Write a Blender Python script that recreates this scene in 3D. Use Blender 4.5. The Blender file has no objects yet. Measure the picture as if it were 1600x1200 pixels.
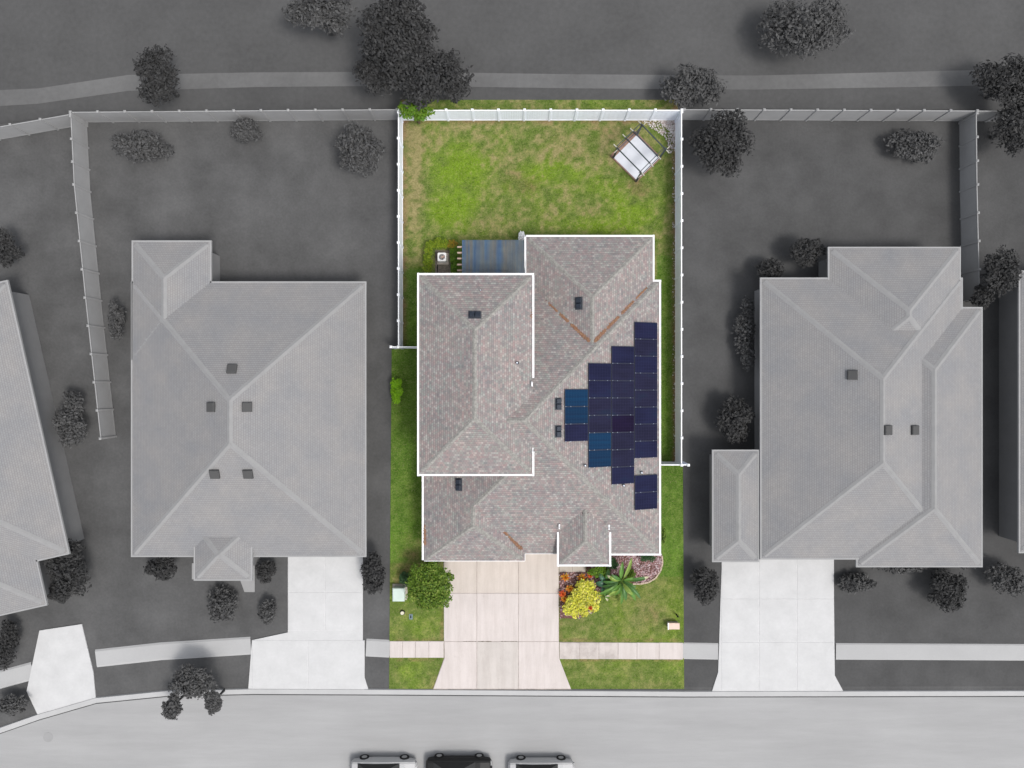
import bpy, bmesh, math, random
import numpy as np
from mathutils import Vector, Matrix
R = math.radians
rnd = random.Random(7)
scene = bpy.context.scene
col = scene.collection

# ------------------------------------------------------------------ camera, sky, sun, exposure
CAM_H, F = 50.0, 1110.0            # camera height in metres, focal length in photo pixels (1600 wide)
cam_d = bpy.data.cameras.new("camera"); cam = bpy.data.objects.new("camera", cam_d); col.objects.link(cam)
cam.location = (0, 0, CAM_H); cam.rotation_euler = (0, 0, 0)
cam_d.sensor_width = 36; cam_d.lens = 36 * F / 1600; cam_d.clip_end = 2000
scene.camera = cam
SUN_EL, SUN_AZ = 62, 128           # azimuth clockwise from +Y (top of the picture)
world = bpy.data.worlds.new("World"); scene.world = world; world.use_nodes = True
nt = world.node_tree; nt.nodes.clear()
sky = nt.nodes.new("ShaderNodeTexSky"); sky.sky_type = 'NISHITA'; sky.sun_disc = False
sky.sun_elevation = R(SUN_EL); sky.sun_rotation = R(SUN_AZ); sky.air_density = 1.0; sky.dust_density = 3.0; sky.ozone_density = 1.0
hs = nt.nodes.new("ShaderNodeHueSaturation"); hs.inputs['Saturation'].default_value = 0.28
bg = nt.nodes.new("ShaderNodeBackground"); bg.inputs['Strength'].default_value = 0.14
wo = nt.nodes.new("ShaderNodeOutputWorld")
nt.links.new(sky.outputs[0], hs.inputs['Color']); nt.links.new(hs.outputs[0], bg.inputs[0]); nt.links.new(bg.outputs[0], wo.inputs[0])
sun_d = bpy.data.lights.new("sun", 'SUN'); sun_d.energy = 1.3; sun_d.angle = R(14); sun_d.color = (1.0, 0.965, 0.92)
sun = bpy.data.objects.new("sun", sun_d); col.objects.link(sun)
az = R(SUN_AZ); el = R(SUN_EL)
sdir = Vector((math.sin(az) * math.cos(el), math.cos(az) * math.cos(el), math.sin(el)))
sun.rotation_euler = (-sdir).to_track_quat('-Z', 'Y').to_euler(); sun.location = sdir * 100
vs = scene.view_settings; vs.view_transform = 'Standard'; vs.look = 'None'; vs.gamma = 1.0; vs.exposure = 0.73
scene.display_settings.display_device = 'sRGB'
scene.cycles.max_bounces = 6; scene.cycles.diffuse_bounces = 3; scene.cycles.transparent_max_bounces = 12

def P(px, py, z=0.0):
    """point at height z seen at pixel (px, py) of the 1600 x 1200 photograph"""
    s = (CAM_H - z) / F
    return Vector(((px - 800) * s, (600 - py) * s, z))

# ------------------------------------------------------------------ helpers
def link(o, parent=None):
    col.objects.link(o)
    if parent is not None: o.parent = parent
    return o

def tag(o, label=None, cat=None, group=None, kind=None):
    if label: o['label'] = label
    if cat: o['category'] = cat
    if group: o['group'] = group
    if kind: o['kind'] = kind
    return o

def thing(name, label, cat, loc=(0, 0, 0), rz=0.0, group=None):
    o = bpy.data.objects.new(name, None); o.empty_display_size = 0.2
    o.location = loc; o.rotation_euler = (0, 0, rz); col.objects.link(o)
    return tag(o, label, cat, group)

class MB:
    """collects geometry that becomes one mesh object"""
    def __init__(s): s.v = []; s.f = []; s.mi = []; s.uv = None
    def add(s, vs_, fs, mi=0):
        n = len(s.v); s.v += [tuple(v) for v in vs_]; s.f += [tuple(i + n for i in f) for f in fs]; s.mi += [mi] * len(fs); return s
    def box(s, x0, y0, z0, x1, y1, z1, mi=0, m=None):
        vs_ = [(x0, y0, z0), (x1, y0, z0), (x1, y1, z0), (x0, y1, z0), (x0, y0, z1), (x1, y0, z1), (x1, y1, z1), (x0, y1, z1)]
        if m is not None: vs_ = [m @ Vector(v) for v in vs_]
        return s.add(vs_, [(3, 2, 1, 0), (4, 5, 6, 7), (0, 1, 5, 4), (1, 2, 6, 5), (2, 3, 7, 6), (3, 0, 4, 7)], mi)
    def bbox(s, x0, y0, z0, x1, y1, z1, b=0.02, mi=0):
        """box with bevelled top edges"""
        vs_ = [(x0, y0, z0), (x1, y0, z0), (x1, y1, z0), (x0, y1, z0), (x0, y0, z1 - b), (x1, y0, z1 - b), (x1, y1, z1 - b), (x0, y1, z1 - b),
               (x0 + b, y0 + b, z1), (x1 - b, y0 + b, z1), (x1 - b, y1 - b, z1), (x0 + b, y1 - b, z1)]
        return s.add(vs_, [(3, 2, 1, 0), (0, 1, 5, 4), (1, 2, 6, 5), (2, 3, 7, 6), (3, 0, 4, 7), (4, 5, 9, 8), (5, 6, 10, 9), (6, 7, 11, 10), (7, 4, 8, 11), (8, 9, 10, 11)], mi)
    def beam(s, a, b, w, h, mi=0):
        """box of width w (horizontal) and height h from a to b, a/b on its top centre line"""
        a = Vector(a); b = Vector(b); d = (b - a).normalized()
        side = Vector((0, 0, 1)).cross(d)
        if side.length < 1e-4: side = Vector((1, 0, 0))
        side.normalize(); up = d.cross(side).normalized()
        vs_ = []
        for p in (a, b):
            for sx, sz in ((-1, -1), (1, -1), (1, 0), (-1, 0)): vs_.append(p + side * sx * w / 2 + up * (h if sz else 0) * sz)
        return s.add(vs_, [(0, 1, 2, 3), (7, 6, 5, 4), (0, 4, 5, 1), (1, 5, 6, 2), (2, 6, 7, 3), (3, 7, 4, 0)], mi)
    def tube(s, a, b, r0, r1=None, n=10, cap=True, mi=0):
        r1 = r0 if r1 is None else r1
        a = Vector(a); b = Vector(b); d = (b - a).normalized(); t = Vector((0, 0, 1)) if abs(d.z) < .9 else Vector((1, 0, 0))
        u = d.cross(t).normalized(); w = d.cross(u)
        vs_ = [p + u * math.cos(2 * math.pi * i / n) * r + w * math.sin(2 * math.pi * i / n) * r for p, r in ((a, r0), (b, r1)) for i in range(n)]
        fs = [(i, (i + 1) % n, n + (i + 1) % n, n + i) for i in range(n)]
        if cap: fs += [tuple(range(n - 1, -1, -1)), tuple(range(n, 2 * n))]
        return s.add(vs_, fs, mi)
    def prism(s, pts, z0, z1, mi=0):
        n = len(pts); vs_ = [(p[0], p[1], z0) for p in pts] + [(p[0], p[1], z1) for p in pts]
        a = sum(pts[i][0] * pts[(i + 1) % n][1] - pts[(i + 1) % n][0] * pts[i][1] for i in range(n))
        if a < 0: vs_ = vs_[:n][::-1] + vs_[n:][::-1]
        fs = [tuple(range(n - 1, -1, -1)), tuple(range(n, 2 * n))] + [(i, (i + 1) % n, n + (i + 1) % n, n + i) for i in range(n)]
        return s.add(vs_, fs, mi)
    def build(s, name, mat, parent=None, smooth=False, loc=None):
        me = bpy.data.meshes.new(name); me.from_pydata(s.v, [], s.f)
        for m in (mat if isinstance(mat, (list, tuple)) else [mat]): me.materials.append(m)
        if any(s.mi): me.polygons.foreach_set("material_index", s.mi)
        if smooth: me.polygons.foreach_set("use_smooth", [True] * len(me.polygons))
        me.update()
        o = bpy.data.objects.new(name, me); link(o, parent)
        if loc is not None: o.location = loc
        return o

def planar_uv(me):
    """metre UVs per face: u along the level line of the face, v up its slope"""
    uvl = me.uv_layers.new(name="UVMap")
    for p in me.polygons:
        n = p.normal; u = Vector((0, 0, 1)).cross(n)
        u = u.normalized() if u.length > 1e-3 else Vector((1, 0, 0)); w = n.cross(u)
        for li in p.loop_indices:
            c = me.vertices[me.loops[li].vertex_index].co; uvl.data[li].uv = (c.dot(u), c.dot(w))

def nodes(name):
    m = bpy.data.materials.new(name); m.use_nodes = True; t = m.node_tree; b = t.nodes["Principled BSDF"]
    return m, t, b

def ramp(t, fac, stops, interp='LINEAR'):
    r = t.nodes.new("ShaderNodeValToRGB"); r.color_ramp.interpolation = interp
    e = r.color_ramp.elements
    e[0].position = stops[0][0]; e[0].color = (*stops[0][1], 1)
    e[1].position = stops[1][0]; e[1].color = (*stops[1][1], 1)
    for p, c in stops[2:]:
        k = e.new(p); k.color = (*c, 1)
    t.links.new(fac, r.inputs[0]); return r.outputs[0]

def noise(t, vec, scale, detail=4, rough=.6):
    n = t.nodes.new("ShaderNodeTexNoise"); n.inputs['Scale'].default_value = scale; n.inputs['Detail'].default_value = detail; n.inputs['Roughness'].default_value = rough
    if vec is not None: t.links.new(vec, n.inputs['Vector'])
    return n.outputs['Fac']

def mixc(t, fac, a, b, mode='MIX'):
    m = t.nodes.new("ShaderNodeMix"); m.data_type = 'RGBA'; m.blend_type = mode
    for sock, v in ((m.inputs[0], fac), (m.inputs[6], a), (m.inputs[7], b)):
        if hasattr(v, 'is_output') or isinstance(v, bpy.types.NodeSocket): t.links.new(v, sock)
        elif isinstance(v, (int, float)): sock.default_value = v
        else: sock.default_value = (*v, 1)
    return m.outputs[2]

def geo_pos(t):
    g = t.nodes.new("ShaderNodeNewGeometry"); return g.outputs['Position']

def bump(t, b, h, strength=.3, dist=.02):
    n = t.nodes.new("ShaderNodeBump"); n.inputs['Strength'].default_value = strength; n.inputs['Distance'].default_value = dist
    t.links.new(h, n.inputs['Height']); t.links.new(n.outputs[0], b.inputs['Normal'])

def mat(name, c, rough=.7, spec=.3, metal=0.0, var=.12, scale=3.0, bmp=0.0, fine=40.0, c2=None):
    """plain surface with two scales of mottling"""
    m, t, b = nodes(name); pos = geo_pos(t)
    f1 = noise(t, pos, scale, 4); f2 = noise(t, pos, fine, 3)
    lo = tuple(x * (1 - var) for x in c); hi = tuple(min(1, x * (1 + var)) for x in (c2 or c))
    a = ramp(t, f1, [(.3, lo), (.7, hi)])
    k = ramp(t, f2, [(.25, (1 - var * .6,) * 3), (.75, (1 + var * .3,) * 3)])
    t.links.new(mixc(t, 1.0, a, k, 'MULTIPLY'), b.inputs['Base Color'])
    b.inputs['Roughness'].default_value = rough; b.inputs['Specular IOR Level'].default_value = spec; b.inputs['Metallic'].default_value = metal
    if bmp: bump(t, b, f2, bmp)
    return m

def leaf_mat(name, cols, rough=.55, spec=.25, trans=0.25):
    m, t, b = nodes(name)
    g = t.nodes.new("ShaderNodeNewGeometry")
    n = len(cols); st = [(i / (n - 1) if n > 1 else 0, c) for i, c in enumerate(cols)]
    c = ramp(t, g.outputs['Random Per Island'], st)
    t.links.new(c, b.inputs['Base Color']); b.inputs['Roughness'].default_value = rough; b.inputs['Specular IOR Level'].default_value = spec
    if trans:
        tr = t.nodes.new("ShaderNodeBsdfTranslucent"); t.links.new(c, tr.inputs[0])
        mx = t.nodes.new("ShaderNodeMixShader"); mx.inputs[0].default_value = trans
        t.links.new(b.outputs[0], mx.inputs[1]); t.links.new(tr.outputs[0], mx.inputs[2])
        t.links.new(mx.outputs[0], t.nodes["Material Output"].inputs[0])
    return m

def shingle_mat(name, cols, width=.165, height=.14, cluster=True):
    m, t, b = nodes(name)
    uv = t.nodes.new("ShaderNodeUVMap"); uv.uv_map = "UVMap"
    outs = []
    for k, (w, off) in enumerate(((width, .5), (width * 1.7, .37))):
        br = t.nodes.new("ShaderNodeTexBrick"); br.offset = off; br.squash = 1
        br.inputs['Color1'].default_value = (0, 0, 0, 1); br.inputs['Color2'].default_value = (1, 1, 1, 1); br.inputs['Mortar'].default_value = (.5, .5, .5, 1)
        br.inputs['Scale'].default_value = 1; br.inputs['Mortar Size'].default_value = .006; br.inputs['Mortar Smooth'].default_value = .3
        br.inputs['Brick Width'].default_value = w; br.inputs['Row Height'].default_value = height
        t.links.new(uv.outputs[0], br.inputs['Vector']); outs.append(br)
    a = ramp(t, outs[0].outputs['Color'], [(i / len(cols), c) for i, c in enumerate(cols)], 'CONSTANT')
    rc = cols[::-1]
    a2 = ramp(t, outs[1].outputs['Color'], [(i / len(rc), c) for i, c in enumerate(rc)], 'CONSTANT')
    c = mixc(t, .30, a, a2)
    pos = geo_pos(t)
    big = ramp(t, noise(t, pos, .55, 4), [(.3, (.91, .92, .95)), (.7, (1.07, 1.04, 1.02))])
    c = mixc(t, 1.0, c, big, 'MULTIPLY')
    if cluster:
        cl = ramp(t, noise(t, pos, 2.1, 4, .75), [(.36, (.92, .99, .975)), (.50, (1, 1, 1)), (.64, (1.05, .972, .968))])
        c = mixc(t, 1.0, c, cl, 'MULTIPLY')
    gr = ramp(t, noise(t, pos, 55, 3), [(.2, (.80,) * 3), (.8, (1.18,) * 3)])
    c = mixc(t, 1.0, c, gr, 'MULTIPLY')
    # joints and the lower edge of every course
    dk = ramp(t, outs[0].outputs['Fac'], [(0, (1, 1, 1)), (1, (.60, .59, .60))])
    c = mixc(t, 1.0, c, dk, 'MULTIPLY')
    b.inputs['Roughness'].default_value = .9; b.inputs['Specular IOR Level'].default_value = .12
    sx = t.nodes.new("ShaderNodeSeparateXYZ"); t.links.new(uv.outputs[0], sx.inputs[0])
    md = t.nodes.new("ShaderNodeMath"); md.operation = 'MODULO'; md.inputs[1].default_value = height; t.links.new(sx.outputs[1], md.inputs[0])
    fr_ = t.nodes.new("ShaderNodeMath"); fr_.operation = 'FRACT'; dv = t.nodes.new("ShaderNodeMath"); dv.operation = 'DIVIDE'; dv.inputs[1].default_value = height
    t.links.new(sx.outputs[1], dv.inputs[0]); t.links.new(dv.outputs[0], fr_.inputs[0])
    ln_ = ramp(t, fr_.outputs[0], [(.0, (.74, .73, .74)), (.16, (.80, .79, .80)), (.24, (1.03,) * 3), (1, (1.03,) * 3)])
    t.links.new(mixc(t, .8 if cluster else .3, c, mixc(t, 1.0, c, ln_, 'MULTIPLY')), b.inputs['Base Color'])
    ad = t.nodes.new("ShaderNodeMath"); ad.operation = 'MULTIPLY_ADD'; ad.inputs[1].default_value = -2.5; t.links.new(md.outputs[0], ad.inputs[0]); t.links.new(outs[1].outputs['Color'], ad.inputs[2])
    bump(t, b, ad.outputs[0], .35, .012)
    return m

# ------------------------------------------------------------------ materials
ROOFC = [(.255, .210, .203), (.218, .218, .203), (.172, .162, .162), (.305, .290, .275), (.236, .194, .188), (.192, .184, .180), (.240, .242, .228), (.215, .190, .187)]
M = {}
M['shingle'] = shingle_mat('asphalt_shingle', ROOFC)
M['cap'] = mat('cap_shingle', (.232, .226, .210), .9, .1, var=.28, scale=6, fine=14, bmp=.3)
M['white'] = mat('white_metal_trim', (.80, .80, .81), .4, .4, var=.03)
M['gutter_in'] = mat('gutter_inside', (.42, .40, .38), .7, .2, var=.25, scale=5)
M['stucco'] = mat('stucco', (.56, .50, .42), .9, .1, var=.06, bmp=.3)
M['vinyl'] = mat('white_vinyl', (.83, .87, .97), .35, .4, var=.03)
M['vinyl_cap'] = mat('white_vinyl_cap', (.82, .83, .85), .35, .4, var=.02)
M['glass'] = mat('window_glass', (.03, .04, .05), .05, .6, var=.05)
M['door'] = mat('door_paint', (.62, .60, .56), .5, .3, var=.03)
M['vent'] = mat('dark_vent_metal', (.018, .024, .036), .45, .4, metal=.2, var=.2, scale=8)
M['pipe'] = mat('pale_pipe', (.62, .66, .72), .5, .3, var=.05)
M['dark'] = mat('dark_hole', (.012, .012, .013), .9, .1)
M['soil'] = mat('brown_soil', (.11, .075, .048), .95, .05, var=.4, scale=2.5, bmp=.5)
M['timber'] = mat('timber_edging', (.22, .135, .105), .8, .2, var=.25, scale=5)
M['slabwhite'] = mat('pale_concrete_pad', (.50, .515, .55), .75, .2, var=.06, scale=2.2, fine=30)
M['charcoal'] = mat('charcoal_steel', (.030, .042, .052), .45, .5, metal=.3, var=.25, scale=12)
M['beam_tip'] = mat('pale_beam_tip', (.42, .40, .34), .6, .3)
M['rafter'] = mat('weathered_rafter', (.36, .27, .22), .8, .2, var=.2)
M['ac_white'] = mat('white_unit_paint', (.72, .71, .69), .4, .4, var=.04)
M['ac_grille'] = mat('fan_grille', (.05, .045, .045), .5, .4, metal=.4)
M['rust'] = mat('rusty_fan_hub', (.38, .15, .07), .7, .3, var=.3, scale=20)
M['gravelbase'] = mat('grey_brown_gravel', (.155, .135, .11), .95, .1, var=.35, scale=6, fine=26, bmp=.6)
M['rock'] = leaf_mat('lava_rock', [(.24, .11, .10), (.36, .25, .25), (.13, .065, .07), (.50, .42, .43), (.28, .16, .16), (.42, .30, .31)], .9, .1, 0)
M['mulch'] = mat('red_brown_mulch', (.13, .07, .06), .95, .05, var=.4, scale=8, fine=30, bmp=.6)
M['paver'] = mat('pinkish_edging_block', (.42, .33, .26), .8, .2, var=.2, scale=4)
M['pebble'] = leaf_mat('pale_pebble', [(.50, .47, .45), (.34, .27, .26), (.60, .58, .56), (.26, .20, .17)], .9, .1, 0)
M['mint'] = mat('pale_green_cabinet', (.45, .53, .48), .45, .3, var=.05)
M['cream'] = mat('cream_lid', (.52, .49, .38), .6, .3)
M['salmon'] = mat('salmon_cap', (.56, .42, .34), .6, .3, var=.06)
M['bark'] = mat('bark', (.10, .075, .055), .9, .1, var=.3, scale=12, bmp=.6)
M['debris'] = leaf_mat('orange_needles', [(.24, .125, .075), (.17, .09, .06), (.27, .16, .10), (.13, .08, .06)], .9, .1, 0)
M['leaf_tree'] = leaf_mat('tree_leaf', [(.06, .12, .010), (.10, .18, .012), (.035, .08, .008), (.15, .23, .025), (.075, .14, .010), (.22, .27, .05)])
M['leaf_dark'] = leaf_mat('bluish_leaf', [(.03, .075, .025), (.05, .11, .04), (.02, .05, .02)])
M['leaf_hedge'] = leaf_mat('hedge_leaf', [(.14, .24, .010), (.21, .29, .014), (.07, .14, .010), (.27, .31, .02), (.15, .24, .014)])
M['leaf_hedge_dk'] = leaf_mat('green_hedge_leaf', [(.07, .18, .012), (.12, .23, .014), (.05, .11, .010), (.16, .25, .018)])
M['leaf_redtip'] = leaf_mat('red_tipped_leaf', [(.36, .16, .02), (.36, .26, .02), (.18, .22, .02), (.26, .09, .02)])
M['leaf_lime'] = leaf_mat('lime_leaf', [(.16, .36, .005), (.22, .44, .010), (.10, .24, .005), (.26, .46, .02)])
M['leaf_yellow'] = leaf_mat('yellow_leaf', [(.66, .64, .05), (.74, .70, .10), (.40, .44, .04), (.72, .64, .18), (.20, .27, .03), (.72, .68, .08), (.55, .58, .05)])
M['leaf_orange'] = leaf_mat('orange_leaf', [(.62, .20, .02), (.55, .33, .03), (.60, .11, .02), (.35, .30, .03)])
M['leaf_red'] = leaf_mat('red_orange_leaf', [(.68, .10, .03), (.60, .16, .03), (.55, .07, .03)])
M['leaf_banana'] = [mat('broad_leaf_a', (.08, .18, .025), .4, .4, var=.2, scale=3, fine=14), mat('broad_leaf_b', (.05, .13, .025), .4, .4, var=.2, scale=3, fine=14),
                    mat('broad_leaf_c', (.17, .25, .045), .4, .4, var=.2, scale=3, fine=14), mat('broad_leaf_d', (.035, .10, .055), .4, .4, var=.2, scale=3, fine=14)]
M['leaf_tip'] = mat('dry_leaf_tip', (.42, .40, .27), .7, .2, var=.1)
M['grass_blade'] = leaf_mat('grass_blade', [(.10, .17, .02), (.17, .20, .045), (.08, .14, .018), (.27, .23, .11), (.12, .20, .018), (.20, .19, .07)], .7, .1, .2)
# the neighbourhood reads black and white in the picture: greys of its own
def g(v, var=.05, scale=.35, rough=.9, fine=9, bmp=0.0): return mat('grey_%03d' % int(v * 1000), (v, v, v), rough, .1, var=var, scale=scale, fine=fine, bmp=bmp)
M['g_lawn'] = mat('grey_lawn', (.082,) * 3, .95, .05, var=.20, scale=.35, fine=6, bmp=.4)
M['g_field'] = g(.074, .20, .10, fine=3)
M['g_track'] = g(.115, .16, .15, fine=3)
M['g_yard_r'] = mat('grey_lawn_right', (.069,) * 3, .95, .05, var=.17, scale=.35, fine=6, bmp=.4)
M['g_conc'] = mat('grey_driveway', (.445, .445, .445), .9, .1, var=.06, scale=.8, fine=7)
M['g_walk'] = g(.33, .05, .3)
def g_worn(name, v, lo, hi, aniso):
    m, t, b = nodes(name); pos = geo_pos(t)
    a = ramp(t, noise(t, pos, .12, 4), [(.3, (v * .95,) * 3), (.7, (v * 1.04,) * 3)])
    mp = t.nodes.new("ShaderNodeMapping"); mp.inputs['Scale'].default_value = aniso; t.links.new(pos, mp.inputs[0])
    s_ = ramp(t, noise(t, mp.outputs[0], .9, 7, .7), [(.35, (lo,) * 3), (.65, (hi,) * 3)])
    f_ = ramp(t, noise(t, pos, 26, 4, .8), [(.3, (.93,) * 3), (.7, (1.06,) * 3)])
    t.links.new(mixc(t, 1.0, mixc(t, 1.0, a, s_, 'MULTIPLY'), f_, 'MULTIPLY'), b.inputs['Base Color'])
    b.inputs['Roughness'].default_value = .92; b.inputs['Specular IOR Level'].default_value = .08; bump(t, b, noise(t, pos, 40, 3), .2, .01)
    return m
M['g_street'] = g_worn('grey_asphalt', .285, .93, 1.05, (.12, 1.1, 1))
M['g_kerb'] = g(.36, .05, .5)
M['g_fence'] = g(.30, .05, 1)
M['g_wall'] = g(.20, .05, 1)
M['g_trim'] = g(.27, .05, 1)
M['g_patio'] = g(.26, .06, .6)
M['g_vent'] = g(.07)
M['g_glass'] = g(.03, rough=.1)
M['g_paint'] = g(.36, .02, 1, .35)
M['g_black'] = g(.020, .05, 1, .3)
M['g_tyre'] = g(.02)
gr = .218
M['g_shingle'] = shingle_mat('grey_shingle', [(gr * k,) * 3 for k in (1.03, .98, .96, 1.05, 1.0, .97, 1.03, 1.0)], cluster=False)
M['g_cap'] = g(.232, .05, 2)
M['g_leaf'] = leaf_mat('grey_leaf', [(.036,) * 3, (.050,) * 3, (.028,) * 3, (.062,) * 3], .8, .1, .15)
M['g_leaf2'] = leaf_mat('grey_leaf_light', [(.065,) * 3, (.09,) * 3, (.05,) * 3, (.11,) * 3], .8, .1, .15)
M['g_bark'] = g(.06)
# driveway and pavement concrete
def concrete(name, c, stain=.12, dk=.84):
    m, t, b = nodes(name); pos = geo_pos(t)
    a = ramp(t, noise(t, pos, .5, 5), [(.3, tuple(x * (1 - stain) for x in c)), (.65, c)])
    mp = t.nodes.new("ShaderNodeMapping"); mp.inputs['Scale'].default_value = (3.2, .35, 1); t.links.new(pos, mp.inputs[0])
    s = ramp(t, noise(t, mp.outputs[0], .8, 6, .7), [(.35, (.91, .90, .89)), (.6, (1.02, 1.02, 1.02))])
    f = ramp(t, noise(t, pos, 30, 4), [(.3, (.94,) * 3), (.7, (1.04,) * 3)])
    c1 = mixc(t, 1.0, mixc(t, 1.0, a, s, 'MULTIPLY'), f, 'MULTIPLY')
    st = ramp(t, noise(t, pos, 1.7, 7, .75), [(.60 if dk > .8 else .46, (1, 1, 1)), (.74, (dk, dk * .99, dk * .98))])
    t.links.new(mixc(t, 1.0, c1, st, 'MULTIPLY'), b.inputs['Base Color'])
    b.inputs['Roughness'].default_value = .85; b.inputs['Specular IOR Level'].default_value = .15
    bump(t, b, noise(t, pos, 60, 2), .15, .01)
    return m
M['conc'] = concrete('driveway_concrete', (.50, .455, .435), .08)
M['conc_warmer'] = concrete('driveway_concrete_warm', (.480, .430, .390), .08)
M['conc_grey'] = concrete('driveway_concrete_worn', (.465, .430, .405), .14)
M['conc_dirty'] = concrete('pavement_concrete_stained', (.49, .445, .42), .20, .74)
M['conc_warm'] = concrete('walkway_concrete', (.41, .37, .32), .2)
M['joint'] = mat('joint_dirt', (.30, .26, .235), .95, .05, var=.3)

# ------------------------------------------------------------------ noise in python (for ground colour)
def vnoise(x, y, cell, seed):
    rs = np.random.RandomState(seed); G = rs.rand(256, 256)
    u = x / cell + 1000.37; v = y / cell + 1000.61
    iu = np.floor(u).astype(int); iv = np.floor(v).astype(int); fu = u - iu; fv = v - iv
    fu = fu * fu * (3 - 2 * fu); fv = fv * fv * (3 - 2 * fv)
    a = G[iu % 256, iv % 256]; b = G[(iu + 1) % 256, iv % 256]; c = G[iu % 256, (iv + 1) % 256]; d = G[(iu + 1) % 256, (iv + 1) % 256]
    return (a * (1 - fu) + b * fu) * (1 - fv) + (c * (1 - fu) + d * fu) * fv
def fbm(x, y, cell, seed, o=4):
    r = 0; w = .5; n = 0
    for k in range(o): r = r + w * vnoise(x, y, cell / 2 ** k, seed + k); n += w; w *= .55
    return r / n

# ------------------------------------------------------------------ ground and roads
def flat(name, pts, z0, z1, m, **kw):
    """pts are photo pixels on the ground"""
    q = [P(px, py, 0) for px, py in pts]
    return tag(MB().prism(q, z0, z1).build(name, m), **kw)

b_ = MB(); b_.box(-300, -300, -1.0, 300, 300, -.03); tag(b_.build('ground', M['g_lawn']), kind='structure')
flat('field', [(-2500, -2500), (4000, -2500), (4000, 174), (1066, 170), (608, 170), (110, 178), (-300, 235), (-2500, 500)], -.02, -.012, M['g_field'], kind='structure')
flat('path', [(-200, 150), (60, 138), (200, 117), (400, 113), (620, 112), (900, 116), (1180, 118), (1420, 112), (1900, 100), (1900, 126), (1420, 136), (1180, 140), (900, 138), (620, 134), (400, 136), (200, 142), (60, 162), (-200, 178)], -.011, -.004, M['g_track'], kind='structure')
flat('side_yard', [(1067, 188), (2200, 188), (2200, 1070), (1068, 1074)], -.02, -.012, M['g_yard_r'], kind='structure')

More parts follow.
